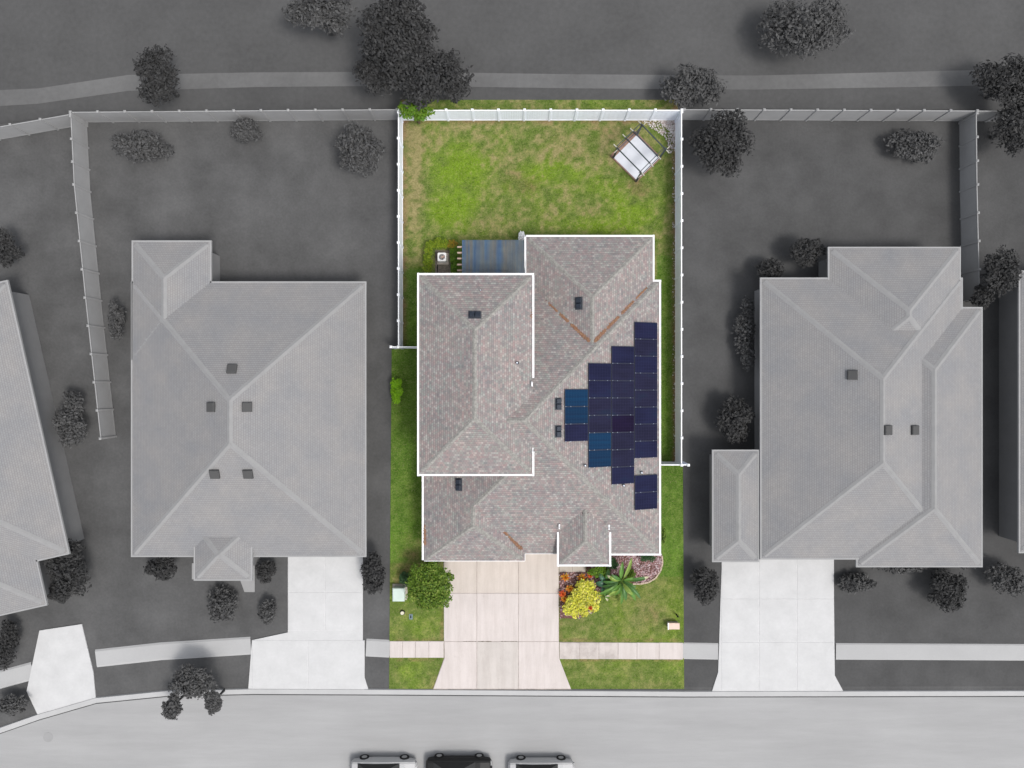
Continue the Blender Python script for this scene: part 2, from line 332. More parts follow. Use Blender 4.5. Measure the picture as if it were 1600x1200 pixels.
# the green plot: a fine sheet with the colours of turf, straw and bare soil
def lawn():
    xs = np.arange(608, 1071, 2.6); ys = np.arange(156, 1079, 2.6)
    PX, PY = np.meshgrid(xs, ys, indexing='ij')
    L = np.interp(PY, [155, 543, 545.6, 1080], [626, 626, 612, 608]); Rr = np.interp(PY, [155, 726, 728.6, 1080], [1059, 1059, 1067, 1069])
    k = (PX - xs[0]) / (xs[-1] - xs[0]); PX = L + k * (Rr - L)
    X = (PX - 800) * CAM_H / F; Y = (600 - PY) * CAM_H / F
    n1 = fbm(X, Y, 3.2, 11); n2 = fbm(X, Y, .9, 23); n3 = fbm(X, Y, .32, 37, 3); n4 = fbm(X, Y, 1.6, 51)
    gsum = np.zeros_like(X); tsum = np.zeros_like(X); rsum = np.zeros_like(X)
    def blob(cx, cy, rx, ry, a): return a * np.exp(-(((PX - cx) / rx) ** 2 + ((PY - cy) / ry) ** 2))
    for b in ((735, 262, 45, 32, .95), (712, 325, 45, 28, 1.0), (705, 212, 30, 18, .2), (835, 270, 34, 20, .3), (880, 262, 50, 22, .4), (960, 300, 45, 22, .5),
              (990, 335, 42, 22, .9), (850, 350, 60, 12, .3), (720, 290, 70, 60, .35), (940, 355, 50, 14, .4), (900, 195, 20, 8, .3),
              (1040, 1000, 14, 10, .5), (640, 1050, 30, 16, .3), (655, 985, 24, 16, .3), (920, 990, 40, 10, .2)):
        gsum += blob(*b)
    for b in ((640, 215, 22, 30, .9), (648, 300, 16, 60, .9), (690, 205, 30, 20, .5), (790, 245, 60, 34, .35), (880, 212, 50, 22, .5), (885, 245, 40, 12, .5), (780, 320, 50, 30, .3),
              (925, 330, 30, 12, .4), (760, 350, 60, 14, .35), (1000, 290, 40, 12, .1), (960, 215, 40, 30, .3), (1010, 955, 30, 30, .5), (985, 930, 30, 15, .3),
              (900, 970, 24, 10, .4), (640, 1000, 14, 14, .4), (680, 1065, 14, 10, .5), (975, 1050, 30, 12, .25), (965, 985, 60, 12, .3), (1030, 1070, 26, 5, .5)):
        tsum += blob(*b)
    for b in ((822, 290, 22, 12, .6), (800, 275, 18, 10, .3), (650, 862, 20, 22, .8), (1000, 300, 14, 8, .5), (940, 205, 26, 12, .3), (1020, 960, 14, 12, .4), (628, 900, 14, 20, .5),
              (995, 288, 12, 7, .7), (622, 1010, 8, 20, .4), (688, 1075, 12, 6, .5)):
        rsum += blob(*b)
    # strips
    rsum += .9 * np.exp(-((PX - 631) / 5.0) ** 2) * (PY < 545)
    rsum += 1.1 * np.exp(-((PX - 1055) / 5.0) ** 2) * (PY < 727) + .8 * np.exp(-((PY - 190) / 3.0) ** 2)
    side = ((PX < 660) & (PY > 420) & (PY < 880)) | ((PX > 1025) & (PY > 400) & (PY < 900))
    side = side.astype(float)
    sidef = np.clip(side, 0, 1)
    front = (PY > 865)
    for (x0, x1, y0) in ((620, 694, 1000), (875, 1062, 1000), (620, 690, 1031), (880, 1062, 1031)):
        rsum += .45 * np.exp(-((PY - y0) / 2.2) ** 2) * (PX > x0) * (PX < x1)
    rsum += .5 * np.exp(-((PX - 691) / 2.4) ** 2) * (PY > 940) * (PY < 1002) + .4 * np.exp(-((PX - 876) / 2.2) ** 2) * (PY > 965) * (PY < 1002)
    gg = np.clip(gsum * 1.05 + (n1 - .5) * 1.3 + (n2 - .5) * 1.6 + (n3 - .5) * .8, 0, 1)
    tt = np.clip(.15 + tsum * 1.15 - gsum * .5 + (n4 - .5) * .9 + (n3 - .5) * 2.2 + (n2 - .5) * .6, 0, 1) * (1 - .8 * sidef)
    tt = np.where(front, np.clip(tt * .62, 0, 1), tt)
    rr = np.clip(rsum * (.55 + 1.2 * (n2 - .35)) + (n3 - .5) * .8 * (rsum > .15), 0, 1)
    mid = np.array([.098, .146, .028]); bright = np.array([.125, .205, .016]); tan = np.array([.205, .180, .080]); soil = np.array([.165, .105, .058]); deep = np.array([.072, .150, .018])
    C = mid + gg[..., None] * (bright - mid)
    C = C + sidef[..., None] * (deep * (1 + .5 * (n1[..., None] - .5)) - C) * .8
    C = C + tt[..., None] * (tan - C)
    C = C + rr[..., None] * (soil - C)
    C = C * (0.72 + .56 * n3[..., None])
    nx, ny = X.shape
    Z = .012 * n2 + .006 * n3
    V = np.stack([X, Y, Z], -1).reshape(-1, 3)
    i, j = np.meshgrid(np.arange(nx - 1), np.arange(ny - 1), indexing='ij'); a = i * ny + j
    Fc = np.stack([a, a + 1, a + ny + 1, a + ny], -1).reshape(-1, 4)[:, ::-1]
    me = bpy.data.meshes.new('lawn'); me.from_pydata(V.tolist(), [], Fc.tolist())
    ca = me.color_attributes.new('turf', 'FLOAT_COLOR', 'POINT')
    ca.data.foreach_set('color', np.concatenate([C.reshape(-1, 3), np.ones((nx * ny, 1))], 1).astype(np.float32).ravel())
    me.polygons.foreach_set("use_smooth", [True] * len(me.polygons))
    m, t, b = nodes('turf')
    at = t.nodes.new("ShaderNodeVertexColor"); at.layer_name = 'turf'; pos = geo_pos(t)
    f1 = ramp(t, noise(t, pos, 7, 5, .75), [(.28, (.58, .62, .56)), (.72, (1.44, 1.38, 1.46))])
    f2 = ramp(t, noise(t, pos, 24, 4, .8), [(.3, (.70,) * 3), (.7, (1.28,) * 3)])
    straw = ramp(t, noise(t, pos, 10, 6, .85), [(.54, (0, 0, 0)), (.64, (.75, .75, .75))])
    c = mixc(t, 1.0, mixc(t, 1.0, at.outputs[0], f1, 'MULTIPLY'), f2, 'MULTIPLY')
    c = mixc(t, straw, c, (.25, .215, .12))
    dkk = ramp(t, noise(t, pos, 5, 6, .8), [(.36, (.62, .72, .62)), (.48, (1, 1, 1))]); c = mixc(t, 1.0, c, dkk, 'MULTIPLY')
    t.links.new(c, b.inputs['Base Color']); b.inputs['Roughness'].default_value = .95; b.inputs['Specular IOR Level'].default_value = .05
    bump(t, b, noise(t, pos, 20, 4, .8), .8, .05)
    me.materials.append(m)
    o = bpy.data.objects.new('lawn', me); col.objects.link(o); tag(o, kind='structure')
lawn()

# street, kerb, pavements
KERB = [(-900, 1560), (-400, 1290), (0, 1141), (60, 1120), (150, 1094), (260, 1083), (395, 1080), (620, 1081), (1070, 1084), (1600, 1083), (2600, 1083)]
flat('street', [(x, y + 6) for x, y in KERB] + [(2600, 1900), (-900, 1900)], -.025, -.005, M['g_street'], kind='structure')
def strip(name, line, w, z0, z1, m, px0=None):
    b = MB(); n = len(line)
    q = [P(*p) for p in line]
    for i in range(n - 1):
        a, c = q[i], q[i + 1]; d = (c - a).normalized(); s = Vector((-d.y, d.x, 0)) * w / 2
        b.prism([a + s, a - s, c - s, c + s], z0, z1)
    return b
def smooth_strip(name, line, w, z0, z1, m, kind='structure'):
    q = [P(*p) for p in line]; n = len(q); V = []
    for i, p in enumerate(q):
        d = (q[min(i + 1, n - 1)] - q[max(i - 1, 0)]).normalized(); s = Vector((-d.y, d.x, 0)) * w / 2
        for pt, z in ((p + s, z0), (p + s * .8, z1), (p - s * .8, z1 * .75 + z0 * .25), (p - s, z0)): V.append((pt.x, pt.y, z))
    fs = [(4 * i + k, 4 * i + k + 1, 4 * i + k + 5, 4 * i + k + 4) for i in range(n - 1) for k in range(3)]
    return tag(MB().add(V, [f[::-1] for f in fs]).build(name, m), kind=kind)
smooth_strip('kerb', KERB, .42, -.03, .075, M['g_kerb'])
# grey pavements to the left and right
smooth_strip('pavement', [(-200, 1118), (0, 1062), (52, 1048)], 1.25, -.03, .03, M['g_walk'])
smooth_strip('pavement', [(150, 1029), (250, 1018), (392, 1009)], 1.25, -.03, .03, M['g_walk'])
smooth_strip('pavement', [(572, 1012), (611, 1014)], 1.25, -.03, .03, M['g_walk'])
smooth_strip('pavement', [(1066, 1017), (1122, 1018)], 1.25, -.03, .03, M['g_walk'])
smooth_strip('pavement', [(1306, 1018), (1900, 1021)], 1.25, -.03, .03, M['g_walk'])
def slab(name, pts, z1, m, parent=None, gap=.32, kind=None):
    gap = min(gap, .3)
    """one cast slab: pixel outline pulled in by gap px, with a small bevel"""
    cx = sum(p[0] for p in pts) / len(pts); cy = sum(p[1] for p in pts) / len(pts)
    def inset(k): return [(px + (k if px < cx else -k), py + (k if py < cy else -k)) for px, py in pts]
    a = [P(*p) for p in inset(gap)]; c = [P(*p) for p in inset(gap + .5)]
    n = len(a); V = [(p.x, p.y, -.05) for p in a] + [(p.x, p.y, z1 - .012) for p in a] + [(p.x, p.y, z1) for p in c]
    fs = [(i, (i + 1) % n, n + (i + 1) % n, n + i) for i in range(n)] + [(n + i, n + (i + 1) % n, 2 * n + (i + 1) % n, 2 * n + i) for i in range(n)] + [tuple(range(2 * n, 3 * n))]
    o = MB().add(V, fs).build(name, m, parent)
    bm = bmesh.new(); bm.from_mesh(o.data); bmesh.ops.recalc_face_normals(bm, faces=bm.faces)
    if max(bm.faces, key=lambda f: len(f.verts) * 0 + f.calc_area()).normal.z < 0: bmesh.ops.reverse_faces(bm, faces=bm.faces)
    bm.to_mesh(o.data); bm.free()
    if kind: tag(o, kind=kind)
    return o
# driveway: nine slabs
drv = flat('driveway', [(693, 851), (815, 851), (815, 842), (873, 842), (873.5, 1028), (892.5, 1077), (676.5, 1077), (694, 1028)], -.045, .030, M['joint'], kind='structure')
for (x0, x1) in ((693.5, 745), (745, 810), (810, 873)):
    xb0 = 694 if x0 == 693.5 else x0; xb1 = 873.5 if x1 == 873 else x1
    top = 842 if x0 == 810 else 851
    slab('concrete_slab', [(x0, top), (x1, top), (x1, 926.5), (x0, 926.5)], .052, M['conc_warmer'], drv)
    slab('concrete_slab', [(x0, 926.5), (x1, 926.5), (x1, 1002), (x0, 1002)], .052, M['conc'], drv)
slab('concrete_slab', [(694, 1002), (745, 1002), (745, 1076), (677, 1076), (694.5, 1028)], .052, M['conc'], drv)
slab('concrete_slab', [(745, 1002), (810, 1002), (810, 1076), (745, 1076)], .052, M['conc_grey'], drv)
slab('concrete_slab', [(810, 1002), (873.5, 1002), (874, 1028), (892, 1076), (810, 1076)], .052, M['conc'], drv)
for x0, x1, k in ((724, 744, 2), (747, 768, 3), (783, 808, 1.6)):
    a = P(x0, 1002, .055); c = P(x1, 1002, .055); mbq = MB(); nq = 10
    for i in range(nq): u0 = a.x + (c.x - a.x) * i / nq; u1 = a.x + (c.x - a.x) * (i + 1) / nq; w_ = .02 * k * rnd.uniform(.3, 1); mbq.add([(u0, a.y - w_, .0535), (u1, a.y - w_, .0535), (u1, a.y + w_ * .4, .0535), (u0, a.y + w_ * .4, .0535)], [(0, 1, 2, 3)])
    tag(mbq.build('joint_crumbs', M['gravelbase'], drv), kind='stuff')
pav = flat('pavement', [(609, 1001.5), (693.5, 1001.5), (693.5, 1027.5), (609, 1027.5)], -.045, .024, M['joint'], kind='structure')
xsj = [609, 629, 649, 670, 693.5]
for a, c in zip(xsj, xsj[1:]): slab('concrete_slab', [(a, 1001.5), (c, 1001.5), (c, 1027.5), (a, 1027.5)], .045, M['conc'], pav, .35)
pav2 = flat('pavement', [(874, 1003), (1067, 1004.5), (1067, 1030.5), (874, 1029)], -.045, .024, M['joint'], kind='structure')
xsj = [874, 905.5, 935.5, 965.5, 995, 1029.5, 1067]
for i, (a, c) in enumerate(zip(xsj, xsj[1:])): slab('concrete_slab', [(a, 1003.5), (c, 1003.8), (c, 1030), (a, 1029.6)], .045, M['conc_dirty'] if i < 3 else M['conc'], pav2, .35)
wk = flat('walkway', [(873.5, 846), (915, 846), (915, 894), (873.5, 894)], -.045, .020, M['joint'], kind='structure')
slab('concrete_slab', [(873.5, 846), (894, 846), (894, 893.5), (873.5, 893.5)], .04, M['conc_warm'], wk)
slab('concrete_slab', [(894, 846), (914, 846), (914, 893.5), (894, 893.5)], .04, M['conc_warm'], wk)
# neighbours' driveways
flat('driveway', [(450, 868), (567, 868), (567, 1050), (576, 1078), (388, 1078), (394, 1000), (450, 988)], -.04, .035, M['g_conc'], kind='structure')
flat('driveway', [(62, 985), (128, 975), (146, 1050), (150, 1092), (60, 1118), (42, 1080)], -.04, .035, M['g_conc'], kind='structure')
flat('driveway', [(1128, 866), (1302, 866), (1304, 1055), (1318, 1081), (1112, 1081), (1122, 1050)], -.04, .035, M['g_conc'], kind='structure')

for ys, xa, xb in (((868, 925, 985), 450, 567), ((1000, 1078), 394, 570)):
    for y0_, y1_ in zip(ys, ys[1:]):
        for x0_, x1_ in zip((xa, (xa + xb) / 2), ((xa + xb) / 2, xb)): slab('concrete_slab', [(x0_, y0_), (x1_, y0_), (x1_, y1_), (x0_, y1_)], .048, M['g_conc'], bpy.data.objects['driveway.001'])
for y0_, y1_ in ((868, 935), (935, 1003), (1003, 1078)):
    for x0_, x1_ in ((1127, 1186), (1186, 1245), (1245, 1303)): slab('concrete_slab', [(x0_, y0_), (x1_, y0_), (x1_, y1_), (x0_, y1_)], .048, M['g_conc'], bpy.data.objects['driveway.003'])
# ------------------------------------------------------------------ roofs
T = math.tan(math.atan(5 / 12))
def roof_part(faces, name, m, parent):
    b = MB()
    for f in faces: b.add(f, [tuple(range(len(f)))])
    me = bpy.data.meshes.new(name); me.from_pydata(b.v, [], b.f); me.materials.append(m)
    bm = bmesh.new(); bm.from_mesh(me); bmesh.ops.remove_doubles(bm, verts=bm.verts, dist=.001)
    for f in bm.faces:
        f.normal_update()
        if f.normal.z < 0: f.normal_flip()
    bm.to_mesh(me); bm.free(); me.update()
    planar_uv(me)
    return link(bpy.data.objects.new(name, me), parent)

def hip_faces(x0, x1, y0, y1, z, apex_s=None):
    w, h = x1 - x0, y1 - y0; r = min(w, h) / 2; zt = z + r * T
    if h >= w:
        A = (x0 + r, y0 + (apex_s or r), zt); B = (x0 + r, y1 - r, zt)
        fs = [[(x0, y0, z), (x1, y0, z), A], [(x1, y0, z), (x1, y1, z), B, A], [(x1, y1, z), (x0, y1, z), B], [(x0, y1, z), (x0, y0, z), A, B]]
        lines = [((x0, y0, z), A), ((x1, y0, z), A), ((x1, y1, z), B), ((x0, y1, z), B), (A, B)]
    else:
        A = (x0 + r, y0 + r, zt); B = (x1 - r, y0 + r, zt)
        fs = [[(x0, y0, z), (x1, y0, z), B, A], [(x1, y0, z), (x1, y1, z), B], [(x1, y1, z), (x0, y1, z), A, B], [(x0, y1, z), (x0, y0, z), A]]
        lines = [((x0, y0, z), A), ((x0, y1, z), A), ((x1, y0, z), B), ((x1, y1, z), B), (A, B)]
    return fs, lines

def cap_line(a, b, parent, m, w=.14, step=.2, name='hip_cap', lift=.004):
    """folded, overlapping cap shingles along a hip or ridge, one joined part"""
    a = Vector(a); b = Vector(b)
    if abs(a.z - b.z) > .3 and name == 'hip_cap': a = a + (b - a).normalized() * (.24 if a.z < b.z else 0)
    d = b - a; L = d.length; d.normalize()
    side = Vector((0, 0, 1)).cross(d).normalized(); n = max(1, int(L / step)); mb = MB()
    drop = w * (T if abs(d.z) < .02 else T * .72)
    for i in range(n):
        p = a + d * (L * i / n); q = a + d * (L * (i + 1) / n + .03)
        jw = w * rnd.uniform(.93, 1.05); l0 = lift + .012; l1 = lift + .004
        V = [p + side * jw + Vector((0, 0, l0 - drop)), p + Vector((0, 0, l0 + .01)), p - side * jw + Vector((0, 0, l0 - drop)),
             q + side * jw + Vector((0, 0, l1 - drop)), q + Vector((0, 0, l1 + .01)), q - side * jw + Vector((0, 0, l1 - drop))]
        mb.add(V, [(0, 1, 4, 3), (1, 2, 5, 4), (0, 3 - 3, 1)][:2])
    o = mb.build(name, m, parent); o['kind'] = 'stuff'
    return o

# main house --------------------------------------------------------
ZE = 2.7; ZU = 5.8
X0, X1, Y0, Y1 = -5.88, 9.80, -11.29, 6.82
apex = (X1 - (Y1 - Y0) / 2, (Y0 + Y1) / 2, ZE + (Y1 - Y0) / 2 * T)
RW = (-2.0, apex[1], apex[2])
UX0, UX1, UY0, UY1 = -5.78, 1.27, -5.60, 6.78
def planes(x, y):
    """height of the finished roof at (x, y)"""
    zs = [-9]
    if X0 <= x <= X1 and Y0 <= y <= Y1:
        h = ZE + min((X1 - x) * T, (y - Y0) * T, (Y1 - y) * T)
        if y < -5.6: h = min(h, ZE + (x - X0) * T)
        zs.append(h)
    wx0, wx1, wy1 = .94, 9.37, 9.80
    if wx0 <= x <= wx1 and y <= wy1: zs.append(min(ZE + min(x - wx0, wx1 - x, wy1 - y) * T, 9))
    gx0, gx1, gy0 = -5.88, .85, -11.77
    if gx0 <= x <= gx1 and gy0 <= y < -5.6: zs.append(ZE + min(x - gx0, gx1 - x, (y - gy0) * (3.365 / 2.6)) * T)
    if UX0 <= x <= UX1 and UY0 <= y <= UY1: zs.append(ZU + min(x - UX0, UX1 - x, y - UY0, UY1 - y) * T)
    if 3.07 <= x <= 6.39 and -11.85 <= y < -8: zs.append(3.36 + min(x - 3.07, 6.39 - x, y + 11.85) * T)
    return max(zs)
def onroof(px, py):
    z = 3.5
    for _ in range(30):
        p = P(px, py, z); nz = planes(p.x, p.y)
        if nz < 0: nz = ZE
        z = z * .5 + nz * .5
    return P(px, py, z)

house = thing('house', 'two storey house with mottled pinkish grey hip roof and solar panels on the green plot', 'house', (0, 0, 0))
# walls and soffits
def walls(x0, x1, y0, y1, z0, z1, m, parent, name='wall'):
    t_ = .2; b = MB()
    b.box(x0, y0, z0, x1, y0 + t_, z1); b.box(x0, y1 - t_, z0, x1, y1, z1); b.box(x0, y0 + t_, z0, x0 + t_, y1 - t_, z1); b.box(x1 - t_, y0 + t_, z0, x1, y1 - t_, z1)
    return b.build(name, m, parent)
walls(X0 + .45, X1 - .45, Y0 + .45, Y1 - .45, -.1, ZE - .19, M['stucco'], house)
walls(1.38, 8.93, 5.0, 9.38, -.1, ZE - .2, M['stucco'], house)
walls(-5.42, .42, -11.32, -9.0, -.1, ZE - .21, M['stucco'], house)
walls(UX0 + .4, UX1 - .4, UY0 + .4, UY1 - .4, ZE - .1, ZU - .19, M['stucco'], house)
b = MB()
b.box(X0 + .03, Y0 + .03, ZE - .18, X1 - .03, Y1 - .03, ZE - .03); b.box(.97, Y1 - .02, ZE - .182, 9.34, 9.77, ZE - .032); b.box(-5.85, -11.74, ZE - .184, .82, Y0 + .02, ZE - .034)
b.build('soffit', M['white'], house)
MB().box(UX0 + .03, UY0 + .03, ZU - .18, UX1 - .03, UY1 - .03, ZU - .03).build('soffit', M['white'], house)
SWc = (X0, Y0, ZE); SEc = (X1, Y0, ZE); NEc = (X1, Y1, ZE)
hpt = (X0 + 6, Y0 + 6, ZE + 6 * T)
H1 = (X0 + 3.365, Y0 + 3.365, ZE + 3.365 * T); H2 = (X0 + 6.09, Y0 + 6.09, ZE + 6.09 * T); RW = (-.3, apex[1], apex[2])
main_faces = [
    [SEc, NEc, apex],
    [(H1[0], Y0, ZE), SEc, apex, RW, H2, H1],
    [NEc, (-.3, Y1, ZE), RW, apex],
]
rf = roof_part(main_faces, 'roof', M['shingle'], house)
fs, ln = hip_faces(.94, 9.37, -3.0, 9.80, ZE)
wing_s = [f for f in fs[1:]]
roof_part(wing_s, 'roof', M['shingle'], house)
cap_line(ln[2][0], ln[2][1], rf, M['cap']); cap_line(ln[3][0], ln[3][1], rf, M['cap'])
cap_line((5.155, 2.45, ln[4][1][2]), ln[4][1], rf, M['cap'], name='ridge_cap')
cap_line(NEc, apex, rf, M['cap']); cap_line(SEc, apex, rf, M['cap']); cap_line((-.5, apex[1], apex[2]), apex, rf, M['cap'], name='ridge_cap')
# garage wing
gz = ZE + 3.365 * T; gA = (-2.515, -9.17, gz); gB = (-2.515, -7.6, gz)
gp = [(-5.88, -11.77, ZE), (.85, -11.77, ZE), (.85, -6.5, ZE), (-5.88, -6.5, ZE)]
roof_part([[gp[0], gp[1], gA], [gp[1], (.85, -7.6, ZE), gB, gA], [gp[0], gA, H1, H2, (X0, Y0 + 6.09, ZE)]], 'roof', M['shingle'], house)
cap_line(gp[0], gA, rf, M['cap']); cap_line(gp[1], gA, rf, M['cap']); cap_line(gA, (-2.515, -7.92, gz), rf, M['cap'], name='ridge_cap')
cap_line(H1, (-.18, -5.59, ZE + 5.7 * T), rf, M['cap'])
# upper storey
fs, ln = hip_faces(UX0, UX1, UY0, UY1, ZU)
ru = roof_part(fs, 'roof', M['shingle'], house)
for k, (a, c) in enumerate(ln): cap_line(a, c, ru, M['cap'], name='ridge_cap' if k == 4 else 'hip_cap')
# entry porch
fs, ln = hip_faces(3.07, 6.39, -11.85, -6.9, 3.36)
rp = roof_part([fs[0], fs[1], fs[3]], 'roof', M['shingle'], house)
cap_line(ln[0][0], ln[0][1], rp, M['cap'], .13); cap_line(ln[1][0], ln[1][1], rp, M['cap'], .13); cap_line(ln[4][0], (4.73, -8.15, ln[4][0][2]), rp, M['cap'], .13, name='ridge_cap')
MB().box(3.10, -11.82, 3.17, 6.36, -9.7, 3.33).build('soffit', M['white'], house)
b = MB(); b.box(3.35, -11.6, -.1, 3.7, -11.25, 3.17); b.box(5.76, -11.6, -.1, 6.11, -11.25, 3.17); b.box(3.35, -11.25, 2.5, 3.55, -9.7, 3.171); b.box(5.91, -11.25, 2.5, 6.11, -9.7, 3.171); b.box(3.7, -11.6, 2.7, 5.76, -11.4, 3.168)
b.build('porch_column', M['stucco'], house)
# gutters: an open trough (two lips and a dark floor) along the eaves
def gutter(a, c, out, z, parent=house, w=.115):
    a = Vector((a[0], a[1], z)); c = Vector((c[0], c[1], z)); o_ = Vector((out[0], out[1], 0)); mb = MB()
    d = (c - a).normalized()
    def pr(o0, o1, z0, z1, mi):
        pts = [a + o_ * o0, c + o_ * o0, c + o_ * o1, a + o_ * o1]; mb.prism([(p.x, p.y) for p in pts], z + z0, z + z1, mi)
    pr(.0, .045, -.17, .035, 0); pr(w - .03, w, -.15, .03, 0); pr(.045, w - .03, -.15, -.01, 1)
    for e, s_ in ((a, 1), (c, -1)):
        pts = [e + o_ * .0, e + o_ * w, e + o_ * w + d * s_ * .02, e + o_ * 0 + d * s_ * .02]; mb.prism([(p.x, p.y) for p in pts], z - .152, z + .028, 0)
    return mb.build('gutter', [M['white'], M['white2']], parent)
M['white2'] = mat('gutter_floor', (.66, .66, .68), .5, .3, var=.08, scale=2)
gutter((.94, 9.80), (9.37, 9.80), (0, 1), ZE)
gutter((9.37, 9.93), (9.37, 6.96), (1, 0), ZE)
gutter((9.37, 6.82), (9.93, 6.82), (0, 1), ZE)
gutter((9.80, 6.82), (9.80, -11.29), (1, 0), ZE)
gutter((6.45, -11.29), (9.93, -11.29), (0, -1), ZE)
gutter((.94, 9.80), (.94, 6.9), (-1, 0), ZE)
gutter((-5.88, -5.9), (-5.88, -11.72), (-1, 0), ZE)
gutter((UX0, UY1), (UX1 + .1, UY1), (0, 1), ZU)
gutter((UX0, UY1 + .13), (UX0, UY0 - .13), (-1, 0), ZU)
gutter((UX0, UY0), (UX1 + .1, UY0), (0, -1), ZU)
gutter((UX1, UY1), (UX1, .38), (1, 0), ZU)
gutter((UX1, -4.2), (UX1, UY0 - .13), (1, 0), ZU)
gutter((3.07, -9.72), (3.07, -11.98), (-1, 0), 3.36)
gutter((6.39, -9.72), (6.39, -11.98), (1, 0), 3.36)
gutter((2.94, -11.85), (6.52, -11.85), (0, -1), 3.36)
MB().box(-5.85, -11.80, ZE - .17, .87, -11.772, ZE + .012).box(.852, -11.77, ZE - .17, .88, -11.3, ZE + .012).box(.9, -11.32, ZE - .17, 3.0, -11.292, ZE + .01).build('fascia', M['white'], house)
# downspout elbows where the gutters stop at the roof slope
def spout(px, py, dy, z):
    p = onroof(px, py); b = MB(); b.tube((p.x, p.y, p.z + .22), (p.x, p.y + dy, p.z + .10), .05, n=8).tube((p.x, p.y + dy, p.z + .10), (p.x + .02, p.y + dy * 2.2, p.z + .07), .05, n=8)
    b.build('downspout', M['white'], house)
spout(831, 597, -.12, 0); spout(832, 706, .12, 0); spout(873.5, 825, .12, 0); spout(951, 826, .12, 0)
p = P(659, 745, 2.6); MB().box(p.x - .05, p.y - .35, -.02, p.x + .05, p.y + .35, 2.4).build('downspout', M['stucco'], house)
p = P(1033, 819, 2.6); MB().box(p.x - .18, p.y - .05, -.02, p.x - .1, p.y + .05, 2.4).build('downspout', M['white'], house)
# doors and windows (seen only from beside)
def window(cx, cy, z0, w, h, axis, out):
    wn = MB(); fr = .07
    if axis == 'x':
        y = cy + out * .02
        for (a, b2, c, d) in ((-w / 2, -w / 2 + fr, 0, h), (w / 2 - fr, w / 2, 0, h), (-w / 2 + fr, w / 2 - fr, 0, fr), (-w / 2 + fr, w / 2 - fr, h - fr, h), (-w / 2 + fr, w / 2 - fr, h / 2 - .03, h / 2 + .03)):
            wn.box(cx + a, y - .03, z0 + c, cx + b2, y + .03, z0 + d)
        f = wn.build('window', M['white'], house); MB().box(cx - w / 2 + fr, y - .01, z0 + fr, cx + w / 2 - fr, y + .01, z0 + h - fr).build('pane', M['glass'], f)
    else:
        x = cx + out * .02
        for (a, b2, c, d) in ((-w / 2, -w / 2 + fr, 0, h), (w / 2 - fr, w / 2, 0, h), (-w / 2 + fr, w / 2 - fr, 0, fr), (-w / 2 + fr, w / 2 - fr, h - fr, h), (-w / 2 + fr, w / 2 - fr, h / 2 - .03, h / 2 + .03)):
            wn.box(x - .03, cy + a, z0 + c, x + .03, cy + b2, z0 + d)
        f = wn.build('window', M['white'], house); MB().box(x - .01, cy - w / 2 + fr, z0 + fr, x + .01, cy + w / 2 - fr, z0 + h - fr).build('pane', M['glass'], f)
window(7.9, Y0 + .45, .9, 1.5, 1.3, 'x', -1); window(-3.9, UY0 + .4, 4.0, 1.2, 1.2, 'x', -1); window(-.8, UY0 + .4, 4.6, 1.2, .8, 'x', -1)
window(X1 - .45, 2.5, .9, 1.4, 1.3, 'y', 1); window(X1 - .45, -4.5, .9, 1.4, 1.3, 'y', 1); window(UX0 + .4, 1.5, 3.8, 1.3, 1.3, 'y', -1); window(X0 + .45, -2.5, .9, 1.3, 1.3, 'y', -1)
window(4.0, 9.38, .9, 1.5, 1.3, 'x', 1); window(-3.0, UY1 - .4, 3.9, 1.4, 1.2, 'x', 1)
gd = MB()
for k in range(4): gd.bbox(-4.9, -11.37, .05 + k * .54, -.1, -11.33, .05 + k * .54 + .52, .005)
gd.build('garage_door', M['door'], house)
dr = MB().box(4.25, -10.90, .05, 5.2, -10.85, 2.15).build('door', M['door'], house); MB().tube((5.1, -10.93, 1.05), (5.1, -10.90, 1.05), .04).build('handle', M['ac_grille'], dr)

# roof vents
def roof_vent(px, py, w, h, lab):
    p = onroof(px, py); e = .05
    gx = (planes(p.x + e, p.y) - planes(p.x - e, p.y)) / (2 * e); gy = (planes(p.x, p.y + e) - planes(p.x, p.y - e)) / (2 * e)
    nrm = Vector((-gx, -gy, 1)).normalized(); s = (CAM_H - p.z) / F
    t_ = thing('roof_vent', lab, 'roof vent', p, 0, 'dark box vents on the main roof'); t_.rotation_euler = nrm.to_track_quat('Z', 'Y').to_euler()
    # rotate so its long side follows the picture
    q = nrm.rotation_difference(Vector((0, 0, 1))).inverted(); t_.rotation_euler = q.to_euler()
    W, H = w * s, h * s
    MB().bbox(-W / 2 - .07, -H / 2 - .07, -.01, W / 2 + .07, H / 2 + .07, .018, .004).build('flange', M['vent2'], t_)
    if W > H:
        for sx in (-1, 1): MB().bbox(min(sx * .012, sx * W / 2), -H / 2, .018, max(sx * .012, sx * W / 2), H / 2, .17, .03).build('hood', M['vent'], t_)
    else:
        for sx in (-1, 1): MB().bbox(-W / 2, min(sx * .012, sx * H / 2), .018, W / 2, max(sx * .012, sx * H / 2), .17, .03).build('hood', M['vent'], t_)
M['vent2'] = mat('vent_flange', (.05, .055, .065), .6, .3)
roof_vent(742, 492, 17, 9.5, 'dark twin box vent on the north slope of the taller roof, by the patio cover')
roof_vent(904.5, 474, 9, 17, 'dark twin box vent on the rear wing, below the two hips')
roof_vent(872, 631, 8.5, 16, 'dark box vent left of the solar panels, upper one of the pair')
roof_vent(872, 674, 8.5, 16, 'dark box vent left of the solar panels, lower one of the pair')
roof_vent(717, 757, 8.5, 17, 'dark box vent on the garage roof just under the taller storey')
